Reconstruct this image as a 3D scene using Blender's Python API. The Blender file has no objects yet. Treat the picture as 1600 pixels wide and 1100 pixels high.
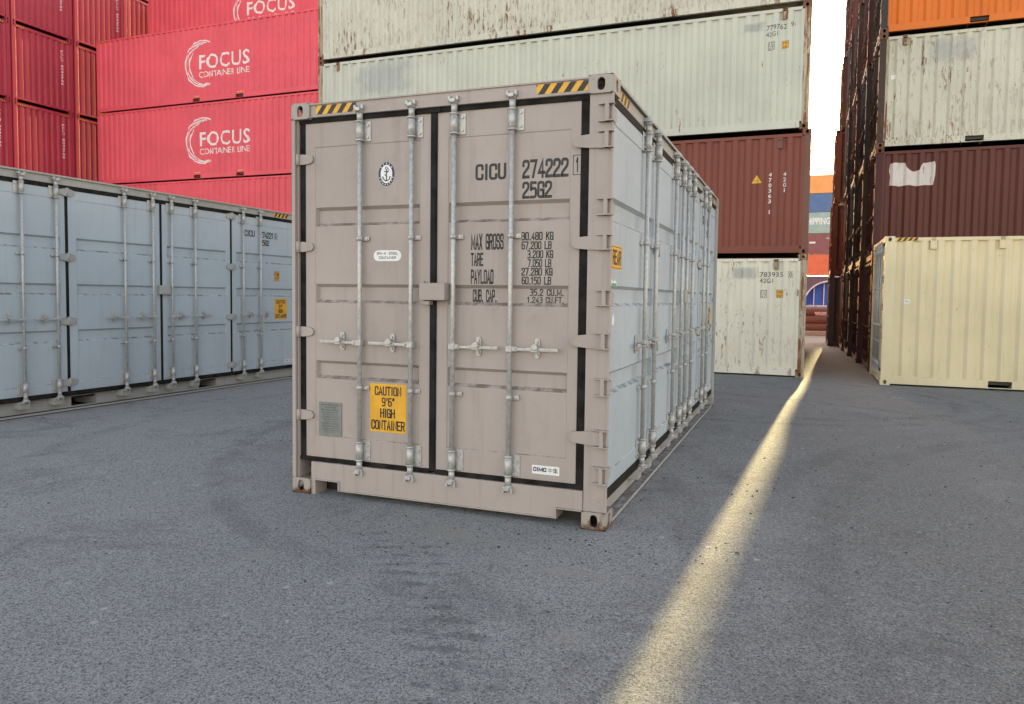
import bpy, bmesh, math, random
from mathutils import Vector, Matrix, noise
random.seed(7)
R = math.radians
scene = bpy.context.scene
COL = scene.collection
W, HC, HS = 2.438, 2.896, 2.591
L20, L40 = 6.058, 12.192

# ---------------------------------------------------------------- camera
TH = 0.36459
cam_h, pitch, roll = 1.5572, 0.0520, 0.0132
f_px, cx, cy = 1140.757, 823.52, 523.55
cam = bpy.data.cameras.new('camera')
cam_o = bpy.data.objects.new('camera', cam); COL.objects.link(cam_o)
fw = Vector((0, math.cos(pitch), -math.sin(pitch)))
rt = Vector((1, 0, 0)); up = rt.cross(fw)
r2 = math.cos(roll) * rt + math.sin(roll) * up
u2 = -math.sin(roll) * rt + math.cos(roll) * up
M = Matrix((( r2.x, u2.x, -fw.x), (r2.y, u2.y, -fw.y), (r2.z, u2.z, -fw.z))).to_4x4()
cam_o.matrix_world = Matrix.Translation((0, 0, cam_h)) @ Matrix.Rotation(TH, 4, 'Z') @ M
cam.sensor_width = 36; cam.lens = f_px / 1600 * 36
cam.shift_x = -(cx - 800) / 1600; cam.shift_y = (cy - 550) / 1600
cam.clip_end = 2000; cam.clip_start = 0.05
scene.camera = cam_o

# ---------------------------------------------------------------- light
SUN_AZ, SUN_EL = R(2.55), R(13.0)          # azimuth measured from +Y towards +X
world = bpy.data.worlds.new('World'); scene.world = world; world.use_nodes = True
nt = world.node_tree; bg = nt.nodes['Background']
sky = nt.nodes.new('ShaderNodeTexSky'); sky.sky_type = 'NISHITA'; sky.sun_disc = False
sky.sun_elevation = SUN_EL; sky.sun_rotation = SUN_AZ; sky.dust_density = 1.0; sky.air_density = 1.0; sky.ozone_density = 1.0
warm = nt.nodes.new('ShaderNodeMix'); warm.data_type = 'RGBA'; warm.blend_type = 'MULTIPLY'; warm.inputs[0].default_value = 1
warm.inputs[7].default_value = (1.36, 1.0, 0.80, 1)           # camera white balance set for the open shade
nt.links.new(sky.outputs[0], warm.inputs[6]); nt.links.new(warm.outputs[2], bg.inputs[0]); bg.inputs[1].default_value = 0.15
sl = bpy.data.lights.new('sun', 'SUN'); sl.energy = 3.5; sl.angle = R(0.5); sl.color = (1.0, 0.79, 0.38)
so = bpy.data.objects.new('sun', sl); COL.objects.link(so)
sd = Vector((math.sin(SUN_AZ) * math.cos(SUN_EL), math.cos(SUN_AZ) * math.cos(SUN_EL), math.sin(SUN_EL)))
so.rotation_euler = sd.to_track_quat('Z', 'Y').to_euler()
scene.view_settings.view_transform = 'Standard'; scene.view_settings.look = 'None'
scene.view_settings.exposure = 2.12; scene.view_settings.gamma = 1.0

# ---------------------------------------------------------------- helpers
def tag(o, label=None, cat=None, group=None, kind=None):
    if label: o['label'] = label
    if cat: o['category'] = cat
    if group: o['group'] = group
    if kind: o['kind'] = kind
    return o

class MB:
    def __init__(s): s.bm = bmesh.new()
    def poly(s, pts):
        vs = [s.bm.verts.new(p) for p in pts]
        try: return s.bm.faces.new(vs)
        except ValueError: return None
    def box(s, x0, x1, y0, y1, z0, z1, bev=0.0):
        r = bmesh.ops.create_cube(s.bm, size=1)
        vs = r['verts']
        for v in vs:
            v.co = Vector(((x0 + x1) / 2 + v.co.x * (x1 - x0), (y0 + y1) / 2 + v.co.y * (y1 - y0), (z0 + z1) / 2 + v.co.z * (z1 - z0)))
        if bev:
            es = list({e for v in vs for e in v.link_edges})
            bmesh.ops.bevel(s.bm, geom=es, offset=bev, segments=2, affect='EDGES', profile=0.5)
        return s
    def cyl(s, p0, p1, r, n=12, r1=None, caps=True):
        p0 = Vector(p0); p1 = Vector(p1); r1 = r if r1 is None else r1
        d = (p1 - p0).normalized()
        a = d.orthogonal().normalized(); b = d.cross(a)
        A = []; B = []
        for i in range(n):
            t = 2 * math.pi * i / n
            o = math.cos(t) * a + math.sin(t) * b
            A.append(s.bm.verts.new(p0 + o * r)); B.append(s.bm.verts.new(p1 + o * r1))
        for i in range(n):
            j = (i + 1) % n
            f = s.bm.faces.new((A[i], A[j], B[j], B[i])); f.smooth = True
        if caps:
            s.bm.faces.new(A[::-1]); s.bm.faces.new(B)
        return s
    def prism(s, pts, off):          # polygon (3D pts) extruded by vector off
        off = Vector(off); n = len(pts)
        A = [s.bm.verts.new(Vector(p)) for p in pts]; B = [s.bm.verts.new(Vector(p) + off) for p in pts]
        s.bm.faces.new(A); s.bm.faces.new(B[::-1])
        for i in range(n):
            j = (i + 1) % n; s.bm.faces.new((A[i], B[i], B[j], A[j]))
        return s
    def mesh(s, name, fix=True):
        if fix: bmesh.ops.recalc_face_normals(s.bm, faces=s.bm.faces)
        me = bpy.data.meshes.new(name); s.bm.to_mesh(me); s.bm.free()
        me.materials.append(None)
        return me

def put(name, me, mat, parent=None, label=None):
    o = bpy.data.objects.new(name, me); COL.objects.link(o)
    if not me.materials: me.materials.append(None)
    o.material_slots[0].link = 'OBJECT'; o.material_slots[0].material = mat
    if parent: o.parent = parent
    if label: o['label'] = label
    return o
def empty(name, loc, rz=0):
    o = bpy.data.objects.new(name, None); COL.objects.link(o)
    o.location = loc; o.rotation_euler = (0, 0, rz); o.empty_display_size = 0.3
    return o
CACHE = {}
def cached(key, fn):
    if key not in CACHE: CACHE[key] = fn()
    return CACHE[key]

# ---------------------------------------------------------------- materials
def N(nt, t, **k):
    n = nt.nodes.new(t)
    for a, b in k.items(): setattr(n, a, b)
    return n
def mixc(nt, fac, a, b, mode='MIX'):
    m = nt.nodes.new('ShaderNodeMix'); m.data_type = 'RGBA'; m.blend_type = mode
    for i, v in ((0, fac), (6, a), (7, b)):
        if hasattr(v, 'links') or hasattr(v, 'is_output'): nt.links.new(v, m.inputs[i])
        else: m.inputs[i].default_value = v if i == 0 else (*v, 1)
    return m.outputs[2]
def mth(nt, op, a, b=None, c=None, clamp=False):
    m = nt.nodes.new('ShaderNodeMath'); m.operation = op; m.use_clamp = clamp
    for i, v in enumerate((a, b, c)):
        if v is None: continue
        if hasattr(v, 'is_output'): nt.links.new(v, m.inputs[i])
        else: m.inputs[i].default_value = v
    return m.outputs[0]
def ramp(nt, v, lo, hi, a=0.0, b=1.0):
    m = nt.nodes.new('ShaderNodeMapRange'); m.clamp = True; m.interpolation_type = 'SMOOTHSTEP'
    nt.links.new(v, m.inputs[0])
    m.inputs[1].default_value = lo; m.inputs[2].default_value = hi; m.inputs[3].default_value = a; m.inputs[4].default_value = b
    return m.outputs[0]
def noise_tex(nt, vec, scale, detail=4, rough=0.55, sc=None, dist=0):
    if sc:
        mp = nt.nodes.new('ShaderNodeMapping'); mp.inputs[3].default_value = sc; nt.links.new(vec, mp.inputs[0]); vec = mp.outputs[0]
    n = nt.nodes.new('ShaderNodeTexNoise'); n.inputs['Scale'].default_value = scale; n.inputs['Detail'].default_value = detail
    n.inputs['Roughness'].default_value = rough; n.inputs['Distortion'].default_value = dist
    nt.links.new(vec, n.inputs['Vector'])
    return n.outputs['Fac']
def new_mat(name):
    m = bpy.data.materials.new(name); m.use_nodes = True
    return m, m.node_tree, m.node_tree.nodes['Principled BSDF']
PM = {}
def paint(name, col, rust=0.0, dirt=0.25, rough=0.5, streak=0.5, dent=0.15, rcol=(0.13, 0.055, 0.025), ground_rust=False):
    if name in PM: return PM[name]
    m, nt, b = new_mat(name); PM[name] = m
    tc = N(nt, 'ShaderNodeTexCoord'); oi = N(nt, 'ShaderNodeObjectInfo')
    geo = N(nt, 'ShaderNodeNewGeometry')
    P = geo.outputs['Position']
    big = noise_tex(nt, P, 0.9, 3, 0.5)
    med = noise_tex(nt, P, 6.0, 6, 0.65)
    fine = noise_tex(nt, P, 60.0, 4, 0.7)
    st = noise_tex(nt, P, 1.0, 5, 0.6, sc=(14, 14, 0.9))
    c = mixc(nt, ramp(nt, big, 0.3, 0.7, 0, 1), tuple(x * 0.93 for x in col), tuple(min(1, x * 1.05) for x in col))
    dcol = tuple(x * 0.55 + 0.02 * k for x, k in zip(col, (1.2, 1.0, 0.8)))
    dm = mth(nt, 'MULTIPLY', ramp(nt, st, 0.5, 0.78), dirt, clamp=True)
    c = mixc(nt, dm, c, dcol)
    dm2 = mth(nt, 'MULTIPLY', ramp(nt, med, 0.52, 0.75), dirt * 0.55, clamp=True)
    c = mixc(nt, dm2, c, dcol)
    # tiny chips
    chip = ramp(nt, noise_tex(nt, P, 22.0, 3, 0.6), 0.74, 0.77)
    c = mixc(nt, mth(nt, 'MULTIPLY', chip, 0.35 + 0.5 * min(1, rust)), c, rcol)
    if rust > 0:
        area = ramp(nt, noise_tex(nt, P, 0.8, 2, 0.5), 0.42, 0.62)
        spots = noise_tex(nt, P, 5.0, 9, 0.72, sc=(2.4, 2.4, 0.75), dist=0.6)
        runs = noise_tex(nt, P, 1.0, 7, 0.7, sc=(26, 26, 1.1))
        if rust > 0.4:
            oz = N(nt, 'ShaderNodeSeparateXYZ'); nt.links.new(tc.outputs['Object'], oz.inputs[0])
            low = ramp(nt, oz.outputs[2], 1.3, .2, 0, .032 * rust)
            spots = mth(nt, 'ADD', spots, low); runs = mth(nt, 'ADD', runs, mth(nt, 'MULTIPLY', low, .5))
        s1 = mth(nt, 'MULTIPLY', ramp(nt, spots, 0.66 - 0.1 * rust, 0.70 - 0.1 * rust), ramp(nt, runs, 0.42, 0.56))
        s1 = mth(nt, 'MULTIPLY', s1, mth(nt, 'ADD', mth(nt, 'MULTIPLY', area, 0.75), 0.25 + 0.3 * max(0, rust - 1)), clamp=True)
        s2 = mth(nt, 'MULTIPLY', ramp(nt, runs, 0.66 - 0.06 * rust, 0.74 - 0.06 * rust), ramp(nt, med, 0.45, 0.6))
        stain = mth(nt, 'MULTIPLY', ramp(nt, runs, 0.56, 0.72), 0.25 * min(1.5, rust), clamp=True)
        c = mixc(nt, stain, c, tuple(0.5 * x + 0.5 * y for x, y in zip(col, (0.35, 0.2, 0.08))))
        tot = mth(nt, 'ADD', s1, mth(nt, 'MULTIPLY', s2, 0.8), clamp=True)
        rc = mixc(nt, ramp(nt, fine, 0.35, 0.65), rcol, tuple(min(1, x * 2.0) for x in rcol))
        c = mixc(nt, tot, c, rc)
        rr = mth(nt, 'MULTIPLY_ADD', tot, 0.3, rough, clamp=True)
        nt.links.new(rr, b.inputs['Roughness'])
    else:
        nt.links.new(ramp(nt, med, 0.3, 0.7, rough - 0.07, rough + 0.1), b.inputs['Roughness'])
    sn = N(nt, 'ShaderNodeSeparateXYZ'); nt.links.new(geo.outputs['True Normal'], sn.inputs[0])
    led = mth(nt, 'MULTIPLY', ramp(nt, sn.outputs[2], .25, .6), ramp(nt, noise_tex(nt, P, 11, 6, .7), .40, .62))
    c = mixc(nt, mth(nt, 'MULTIPLY', led, .8), c, (.13, .09, .06))
    if ground_rust:
        sz = N(nt, 'ShaderNodeSeparateXYZ'); nt.links.new(tc.outputs['Object'], sz.inputs[0])
        gz = mth(nt, 'ADD', sz.outputs[2], mth(nt, 'MULTIPLY', mth(nt, 'SUBTRACT', noise_tex(nt, P, 9, 5, .7), .5), .22))
        c = mixc(nt, ramp(nt, gz, .055, .015), c, (.11, .055, .03))
    nt.links.new(c, b.inputs['Base Color'])
    b.inputs['Specular IOR Level'].default_value = 0.28
    bp = N(nt, 'ShaderNodeBump'); bp.inputs['Strength'].default_value = dent; bp.inputs['Distance'].default_value = 0.02
    hh = mth(nt, 'ADD', noise_tex(nt, P, 2.2, 2, 0.5), mth(nt, 'MULTIPLY', fine, 0.03))
    nt.links.new(hh, bp.inputs['Height']); nt.links.new(bp.outputs[0], b.inputs['Normal'])
    return m
def plain(name, col, rough=0.6, metal=0.0, var=0.12, scale=20, bump=0.0):
    if name in PM: return PM[name]
    m, nt, b = new_mat(name); PM[name] = m
    geo = N(nt, 'ShaderNodeNewGeometry'); n = noise_tex(nt, geo.outputs['Position'], scale, 5, 0.6)
    c = mixc(nt, ramp(nt, n, 0.3, 0.7), tuple(x * (1 - var) for x in col), tuple(min(1, x * (1 + var)) for x in col))
    nt.links.new(c, b.inputs['Base Color']); b.inputs['Metallic'].default_value = metal
    nt.links.new(ramp(nt, n, 0.3, 0.7, rough - 0.08, rough + 0.08), b.inputs['Roughness'])
    if bump:
        bp = N(nt, 'ShaderNodeBump'); bp.inputs['Strength'].default_value = bump; bp.inputs['Distance'].default_value = 0.01
        nt.links.new(n, bp.inputs['Height']); nt.links.new(bp.outputs[0], b.inputs['Normal'])
    return m
GALV = plain('galvanised_steel', (0.46, 0.455, 0.44), 0.45, 0.35, 0.16, 35)
RUBBER = plain('black_rubber', (0.016, 0.015, 0.014), 0.7, 0, 0.6, 9); RUBBER.node_tree.nodes['Principled BSDF'].inputs['Specular IOR Level'].default_value = .12
BLACK = plain('black_lettering', (0.013, 0.013, 0.015), 0.5, 0, 0.2, 30)
NAVY = plain('navy_ink', (0.012, 0.02, 0.09), 0.5)
WHITE = plain('white_sticker', (0.75, 0.75, 0.74), 0.5, 0, 0.06)
WLET = plain('white_lettering', (0.74, 0.70, 0.68), 0.6, 0, 0.10, 9)
YELLOW = plain('yellow_sticker', (0.72, 0.37, 0.02), 0.5, 0, 0.10, 8)
GREEN = plain('green_sticker', (0.06, 0.30, 0.16), 0.5)
PLATE = plain('data_plate_metal', (0.22, 0.235, 0.235), 0.5, 0.5, 0.1)
TAUPE = paint('warm_grey_paint', (0.385, 0.330, 0.304), 0.0, 0.42, 0.5, dent=0.10)
FRAMEG = paint('frame_grey_paint', (0.37, 0.365, 0.345), 0.0, 0.35, 0.5, dent=0.08)
BLUEG = paint('pale_blue_grey_paint', (0.425, 0.485, 0.525), 0.0, 0.25, 0.45, dent=0.14)
CASTM = paint('scuffed_casting_paint', (0.37, 0.335, 0.30), 0.55, 0.4, 0.55, dent=0.12)
CASTB = paint('rusty_casting_paint', (0.36, 0.31, 0.275), 0.7, 0.5, 0.6, dent=0.12, rcol=(0.10, 0.05, 0.028), ground_rust=True)

# ---------------------------------------------------------------- geometry generators
def oval(cx_, cz_, rx, rz, n, rect):       # ring between rounded rectangle and a slot-shaped hole; returns matched loops
    outer, inner = [], []
    x0, x1, z0, z1 = rect
    for i in range(n):
        t = 2 * math.pi * (i + 0.5) / n
        c, s = math.cos(t), math.sin(t)
        k = 1 / max(abs(c) / ((x1 - x0) / 2), abs(s) / ((z1 - z0) / 2))
        outer.append(((x0 + x1) / 2 + c * k, (z0 + z1) / 2 + s * k))
        m = (abs(c) ** 2.6 + abs(s) ** 2.6) ** (-1 / 2.6)
        inner.append((cx_ + rx * c * m, cz_ + rz * s * m))
    return outer, inner
def casting_mesh(sx, sy, sz):
    """corner casting; sx/sy/sz = +-1 give the outward directions; hollow, slot holes in its two outer faces. Origin at the outer corner."""
    def f():
        mb = MB(); A, B, H = 0.162, 0.178, 0.118; wl = 0.022; n = 28
        def P(a, b, c): return Vector((-sx * a, -sy * b, -sz * c))    # a,b,c measured inward
        def faceholed(kind):
            wd = A if kind == 'y' else B
            o, i_ = oval(wd / 2, H * 0.52, 0.026 if kind == 'y' else 0.030, 0.040, n, (0.006, wd, 0.006, H))
            def Q(p, d): return P(p[0], d, p[1]) if kind == 'y' else P(d, p[0], p[1])
            vo = [mb.bm.verts.new(Q(p, 0)) for p in o]; vi = [mb.bm.verts.new(Q(p, 0)) for p in i_]
            vd = [mb.bm.verts.new(Q(p, wl)) for p in i_]
            for k in range(n):
                j = (k + 1) % n
                mb.bm.faces.new((vo[k], vo[j], vi[j], vi[k])); mb.bm.faces.new((vi[k], vi[j], vd[j], vd[k]))
        faceholed('y'); faceholed('x')
        e = 0.006
        mb.poly([P(e, 0, H), P(e, 0, e), P(0, e, e), P(0, e, H)])           # vertical chamfer
        mb.poly([P(e, 0, e), P(A, 0, e), P(A, e, 0), P(e, e, 0)])
        mb.poly([P(0, e, e), P(e, e, 0), P(e, B, 0), P(0, B, e)])
        mb.poly([P(e, 0, e), P(e, e, 0), P(0, e, e)])
        mb.poly([P(e, e, 0), P(A, e, 0), P(A, B, 0), P(e, B, 0)])           # top/bottom outer
        mb.poly([P(0, 0, H), P(A, 0, H), P(A, B, H), P(0, B, H)])           # inner horizontal
        mb.poly([P(A, 0, 0.0), P(A, B, 0.0), P(A, B, H), P(A, 0, H)])
        mb.poly([P(0, B, 0.0), P(A, B, 0.0), P(A, B, H), P(0, B, H)])
        return mb.mesh('corner_casting', fix=False)
    return cached(('cast', sx, sy, sz), f)
def add_castings(root, H, L, matt, matb, yin=0.0):
    for sz, z in ((1, H), (-1, 0)):
        for sx, x in ((1, 0), (-1, -W)):
            for sy, y in ((-1, 0), (1, L)):
                o = put('corner_casting', casting_mesh(sx, sy, sz), matt if sz > 0 else matb, root)
                o.location = (x, y, z)

def banded_panel(mb, a0, a1, z0, z1, pa0, pa1, pz0, pz1, bands, D, dep=0.036, rec=0.005, th=0.04):
    """door leaf: flat border, slightly recessed inner panel with horizontal pressed bands. D(a, d, z) -> Vector, d inward"""
    P = lambda a, d, z: D(a, d, z)
    mb.poly([P(a0, 0, z0), P(a1, 0, z0), P(a1, 0, pz0), P(a0, 0, pz0)])
    mb.poly([P(a0, 0, pz1), P(a1, 0, pz1), P(a1, 0, z1), P(a0, 0, z1)])
    mb.poly([P(a0, 0, pz0), P(pa0, 0, pz0), P(pa0, 0, pz1), P(a0, 0, pz1)])
    mb.poly([P(pa1, 0, pz0), P(a1, 0, pz0), P(a1, 0, pz1), P(pa1, 0, pz1)])
    w = 0.006
    i0, i1, j0, j1 = pa0 + w, pa1 - w, pz0 + w, pz1 - w
    oc = [(pa0, pz0), (pa1, pz0), (pa1, pz1), (pa0, pz1)]; ic = [(i0, j0), (i1, j0), (i1, j1), (i0, j1)]
    for k in range(4):
        l = (k + 1) % 4
        mb.poly([P(oc[k][0], 0, oc[k][1]), P(oc[l][0], 0, oc[l][1]), P(ic[l][0], rec, ic[l][1]), P(ic[k][0], rec, ic[k][1])])
    z = j0; s = 0.022
    for b0, b1 in sorted(bands):
        mb.poly([P(i0, rec, z), P(i1, rec, z), P(i1, rec, b0), P(i0, rec, b0)])
        q0, q1 = i0 + 0.012, i1 - 0.012
        mb.poly([P(i0, rec, b0), P(i1, rec, b0), P(q1, dep, b0 + s), P(q0, dep, b0 + s)])
        mb.poly([P(q0, dep, b0 + s), P(q1, dep, b0 + s), P(q1, dep, b1 - s), P(q0, dep, b1 - s)])
        mb.poly([P(q0, dep, b1 - s), P(q1, dep, b1 - s), P(i1, rec, b1), P(i0, rec, b1)])
        mb.poly([P(i0, rec, b0), P(q0, dep, b0 + s), P(q0, dep, b1 - s), P(i0, rec, b1)])
        mb.poly([P(i1, rec, b0), P(i1, rec, b1), P(q1, dep, b1 - s), P(q1, dep, b0 + s)])
        z = b1
    mb.poly([P(i0, rec, z), P(i1, rec, z), P(i1, rec, j1), P(i0, rec, j1)])
    # edges and back
    rim = [(a0, z0), (a1, z0), (a1, z1), (a0, z1)]
    for k in range(4):
        l = (k + 1) % 4
        mb.poly([P(rim[k][0], 0, rim[k][1]), P(rim[l][0], 0, rim[l][1]), P(rim[l][0], th, rim[l][1]), P(rim[k][0], th, rim[k][1])])
    mb.poly([P(a, th + 0.001, z) for a, z in rim])
MX = lambda a, q: a + (a - 1.157) * q / 4.484      # tape positions read on the frame face, carried to a face recessed by q
MZ = lambda z, q: z + (z - 1.497) * q / 4.484
DF = lambda off, q=None: (lambda a, d, z: Vector((MX(a, off if q is None else q), off + d, MZ(z, off if q is None else q))))
D0 = lambda off: (lambda a, d, z: Vector((a, off + d, z)))
# front face, looking from -y, a = local x
DS = lambda off: (lambda a, d, z: Vector((-off - d, a, z)))         # right side, looking from +x, a = local y

def gbox(mb, D, a0, a1, d0, d1, z0, z1, bev=0):
    p = D(a0, d0, z0); q = D(a1, d1, z1)
    mb.box(min(p.x, q.x), max(p.x, q.x), min(p.y, q.y), max(p.y, q.y), min(p.z, q.z), max(p.z, q.z), bev)
def rod_mesh(D, a, z0, z1, guides, ear=1, key=None, zt=None):
    """lock rod with sleeve housings, cams and guide clamps; d measured from the door face, negative = outwards"""
    mb = MB(); d = -0.034; r = 0.0165
    mb.cyl(D(a, d, z0 + 0.03), D(a, d, z1 - 0.03), r, 14)
    for s, ze in ((1, z1), (-1, z0)):            # ze = outer end height of cam
        h0, h1 = ze - s * 0.245, ze - s * 0.115      # housing
        mb.cyl(D(a, d, h0), D(a, d, h1), 0.027, 14)
        for hh in (h0, h1): mb.cyl(D(a, d, hh - 0.006), D(a, d, hh + 0.006), 0.031, 14)
        gbox(mb, D, a - 0.045 * (ear < 0) - 0.028, a + 0.045 * (ear > 0) + 0.028, -0.010, 0.004, min(h0, h1) - 0.006, max(h0, h1) + 0.006, 0.003)
        for hh in (h0 + s * 0.022, h1 - s * 0.022):
            mb.cyl(D(a + ear * 0.052, -0.004, hh), D(a + ear * 0.052, -0.020, hh), 0.0095, 6)
            mb.cyl(D(a, d - 0.024, hh), D(a, d - 0.0285, hh), 0.0045, 6)
        mb.cyl(D(a, d, h1), D(a, d, ze - s * 0.045), 0.021, 12, 0.023)
        mb.cyl(D(a, d, ze - s * 0.05), D(a, d, ze - s * 0.028), 0.028, 10)
        gbox(mb, D, a - 0.020, a + 0.020, -0.075, -0.005, ze - s * 0.045, ze - s * 0.018, 0.004) if s > 0 else gbox(mb, D, a - 0.020, a + 0.020, -0.075, -0.005, ze + 0.018, ze + 0.045, 0.004)
        for q in (-1, 1):
            mb.cyl(D(a + q * 0.026, -0.055, ze - s * 0.034), D(a + q * 0.026, -0.028, ze - s * 0.002), 0.0105, 8)
            gbox(mb, D, a + q * 0.030 - 0.008, a + q * 0.030 + 0.008, -0.060, -0.0, min(ze, ze - s * 0.030), max(ze, ze - s * 0.030), 0.003)
    for g in guides:
        mb.cyl(D(a, d, g - 0.016), D(a, d, g + 0.016), 0.022, 12)
        gbox(mb, D, a - 0.024 - (0.038 if ear < 0 else 0), a + 0.024 + (0.038 if ear > 0 else 0), -0.014, 0.003, g - 0.015, g + 0.015, 0.003)
        mb.cyl(D(a + ear * 0.044, -0.004, g), D(a + ear * 0.044, -0.022, g), 0.009, 6)
        mb.cyl(D(a, -0.05, g), D(a, -0.060, g), 0.0075, 6)
    return mb.mesh('lock_rod')
def handle_mesh(D, a, z, side, ln=0.34, kp=0.155, hanging=False, kpos=None):
    mb = MB(); d = -0.034
    gbox(mb, D, a - 0.022, a + 0.022, -0.062, -0.014, z - 0.022, z + 0.022, 0.004)
    gbox(mb, D, min(a, a + side * 0.055), max(a, a + side * 0.055), -0.056, -0.040, z - 0.016, z + 0.016, 0.003)
    mb.cyl(D(a + side * 0.04, -0.055, z), D(a + side * 0.04, -0.066, z), 0.009, 8)
    if hanging:
        gbox(mb, D, a + 0.012, a + 0.030, -0.058, -0.045, z - 0.3, z + 0.02, 0.003)
    else:
        e = a + side * ln
        gbox(mb, D, min(a + side * 0.03, e), max(a + side * 0.03, e), -0.050, -0.041, z - 0.011, z + 0.009, 0.003)
        gbox(mb, D, min(a + side * 0.12, e), max(a + side * 0.12, e), -0.052, -0.044, z - 0.004, z + 0.012, 0.002)
    return mb.mesh('handle')
def keeper_mesh(D, k, z):
    mb = MB()
    gbox(mb, D, k - 0.019, k + 0.019, -0.012, 0.004, z - 0.048, z + 0.048, 0.006)
    for q in (-1, 1):
        mb.cyl(D(k, -0.008, z + q * 0.048), D(k, 0.0, z + q * 0.048), 0.0185, 14)
        mb.cyl(D(k, -0.009, z + q * 0.040), D(k, -0.024, z + q * 0.040), 0.0105, 8)
    gbox(mb, D, k - 0.024, k + 0.024, -0.075, -0.010, z - 0.020, z - 0.012, 0.002)
    mb.prism([D(k - 0.026, -0.055, z + 0.008), D(k - 0.004, -0.055, z + 0.034), D(k + 0.016, -0.055, z + 0.030), D(k + 0.026, -0.055, z + 0.004), D(k + 0.006, -0.055, z - 0.006)], D(0, -0.020, 0) - D(0, 0, 0))
    gbox(mb, D, k - 0.010, k + 0.012, -0.058, -0.010, z + 0.012, z + 0.026, 0.002)
    return mb.mesh('handle_catch')
def hinge_mesh(D, a_in, a_out, z, hh=0.088, pin=None, d0=-0.016):
    """blade hinge: rounded blade from a_in (on the door) to a_out (on the post)"""
    mb = MB(); s = 1 if a_out > a_in else -1; h = hh / 2; pts = []
    for i in range(7):
        t = math.pi / 2 + math.pi * i / 6
        pts.append((a_in + s * h * 0.9 + s * math.cos(t) * h * 0.9, math.sin(t) * h * 0.82))
    pts.append((a_in + s * abs(a_out - a_in) * 0.55, -h)); pts.append((a_out, -h)); pts.append((a_out, h)); pts.append((a_in + s * abs(a_out - a_in) * 0.55, h))
    mb.prism([D(a, d0, z + q) for a, q in pts], D(0, 0.016, 0) - D(0, 0, 0))
    if pin is not None:
        mb.cyl(D(pin, d0 - 0.004, z - h - 0.004), D(pin, d0 - 0.004, z + h + 0.004), 0.017, 12)
    return mb.mesh('hinge')

# ---------------------------------------------------------------- lettering and decals
def text_shape(body, w, h, bold=0.0, res=3):
    def f():
        cu = bpy.data.curves.new('lettering', 'FONT'); cu.body = body; cu.size = 1; cu.resolution_u = res; cu.offset = bold
        o = bpy.data.objects.new('lettering', cu); COL.objects.link(o)
        dg = bpy.context.evaluated_depsgraph_get(); me = bpy.data.meshes.new_from_object(o.evaluated_get(dg))
        bpy.data.objects.remove(o); bpy.data.curves.remove(cu)
        xs = [v.co.x for v in me.vertices]; ys = [v.co.y for v in me.vertices]
        x0, x1, y0, y1 = min(xs), max(xs), min(ys), max(ys)
        V = [((v.co.x - x0) / (x1 - x0) * w, (v.co.y - y0) / (y1 - y0) * h) for v in me.vertices]
        F = [tuple(p.vertices) for p in me.polygons]
        bpy.data.meshes.remove(me)
        return V, F
    return cached(('txt', body, w, h, bold, res), f)
def shapes_text(body, a0, a1, z0, z1, bold=0.0):
    V, F = text_shape(body, a1 - a0, z1 - z0, bold)
    return [[(a0 + V[i][0], z0 + V[i][1]) for i in f] for f in F]
def _rnd(pts, r, closed=False):
    out = []; n = len(pts)
    for i, p in enumerate(pts):
        if not closed and (i == 0 or i == n - 1): out.append(p); continue
        a, b = pts[i - 1], pts[(i + 1) % n]
        la = math.hypot(a[0] - p[0], a[1] - p[1]); lb = math.hypot(b[0] - p[0], b[1] - p[1]); q = min(r, la * .49, lb * .49)
        u = ((a[0] - p[0]) / la * q, (a[1] - p[1]) / la * q); v = ((b[0] - p[0]) / lb * q, (b[1] - p[1]) / lb * q)
        for t in (0, .25, .5, .75, 1):
            out.append((p[0] + u[0] * (1 - t) ** 2 + v[0] * t * t, p[1] + u[1] * (1 - t) ** 2 + v[1] * t * t))
    if closed: out.append(out[0])
    return out
_O = ('c', [(0, 0), (0, 2), (1, 2), (1, 0)])
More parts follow.
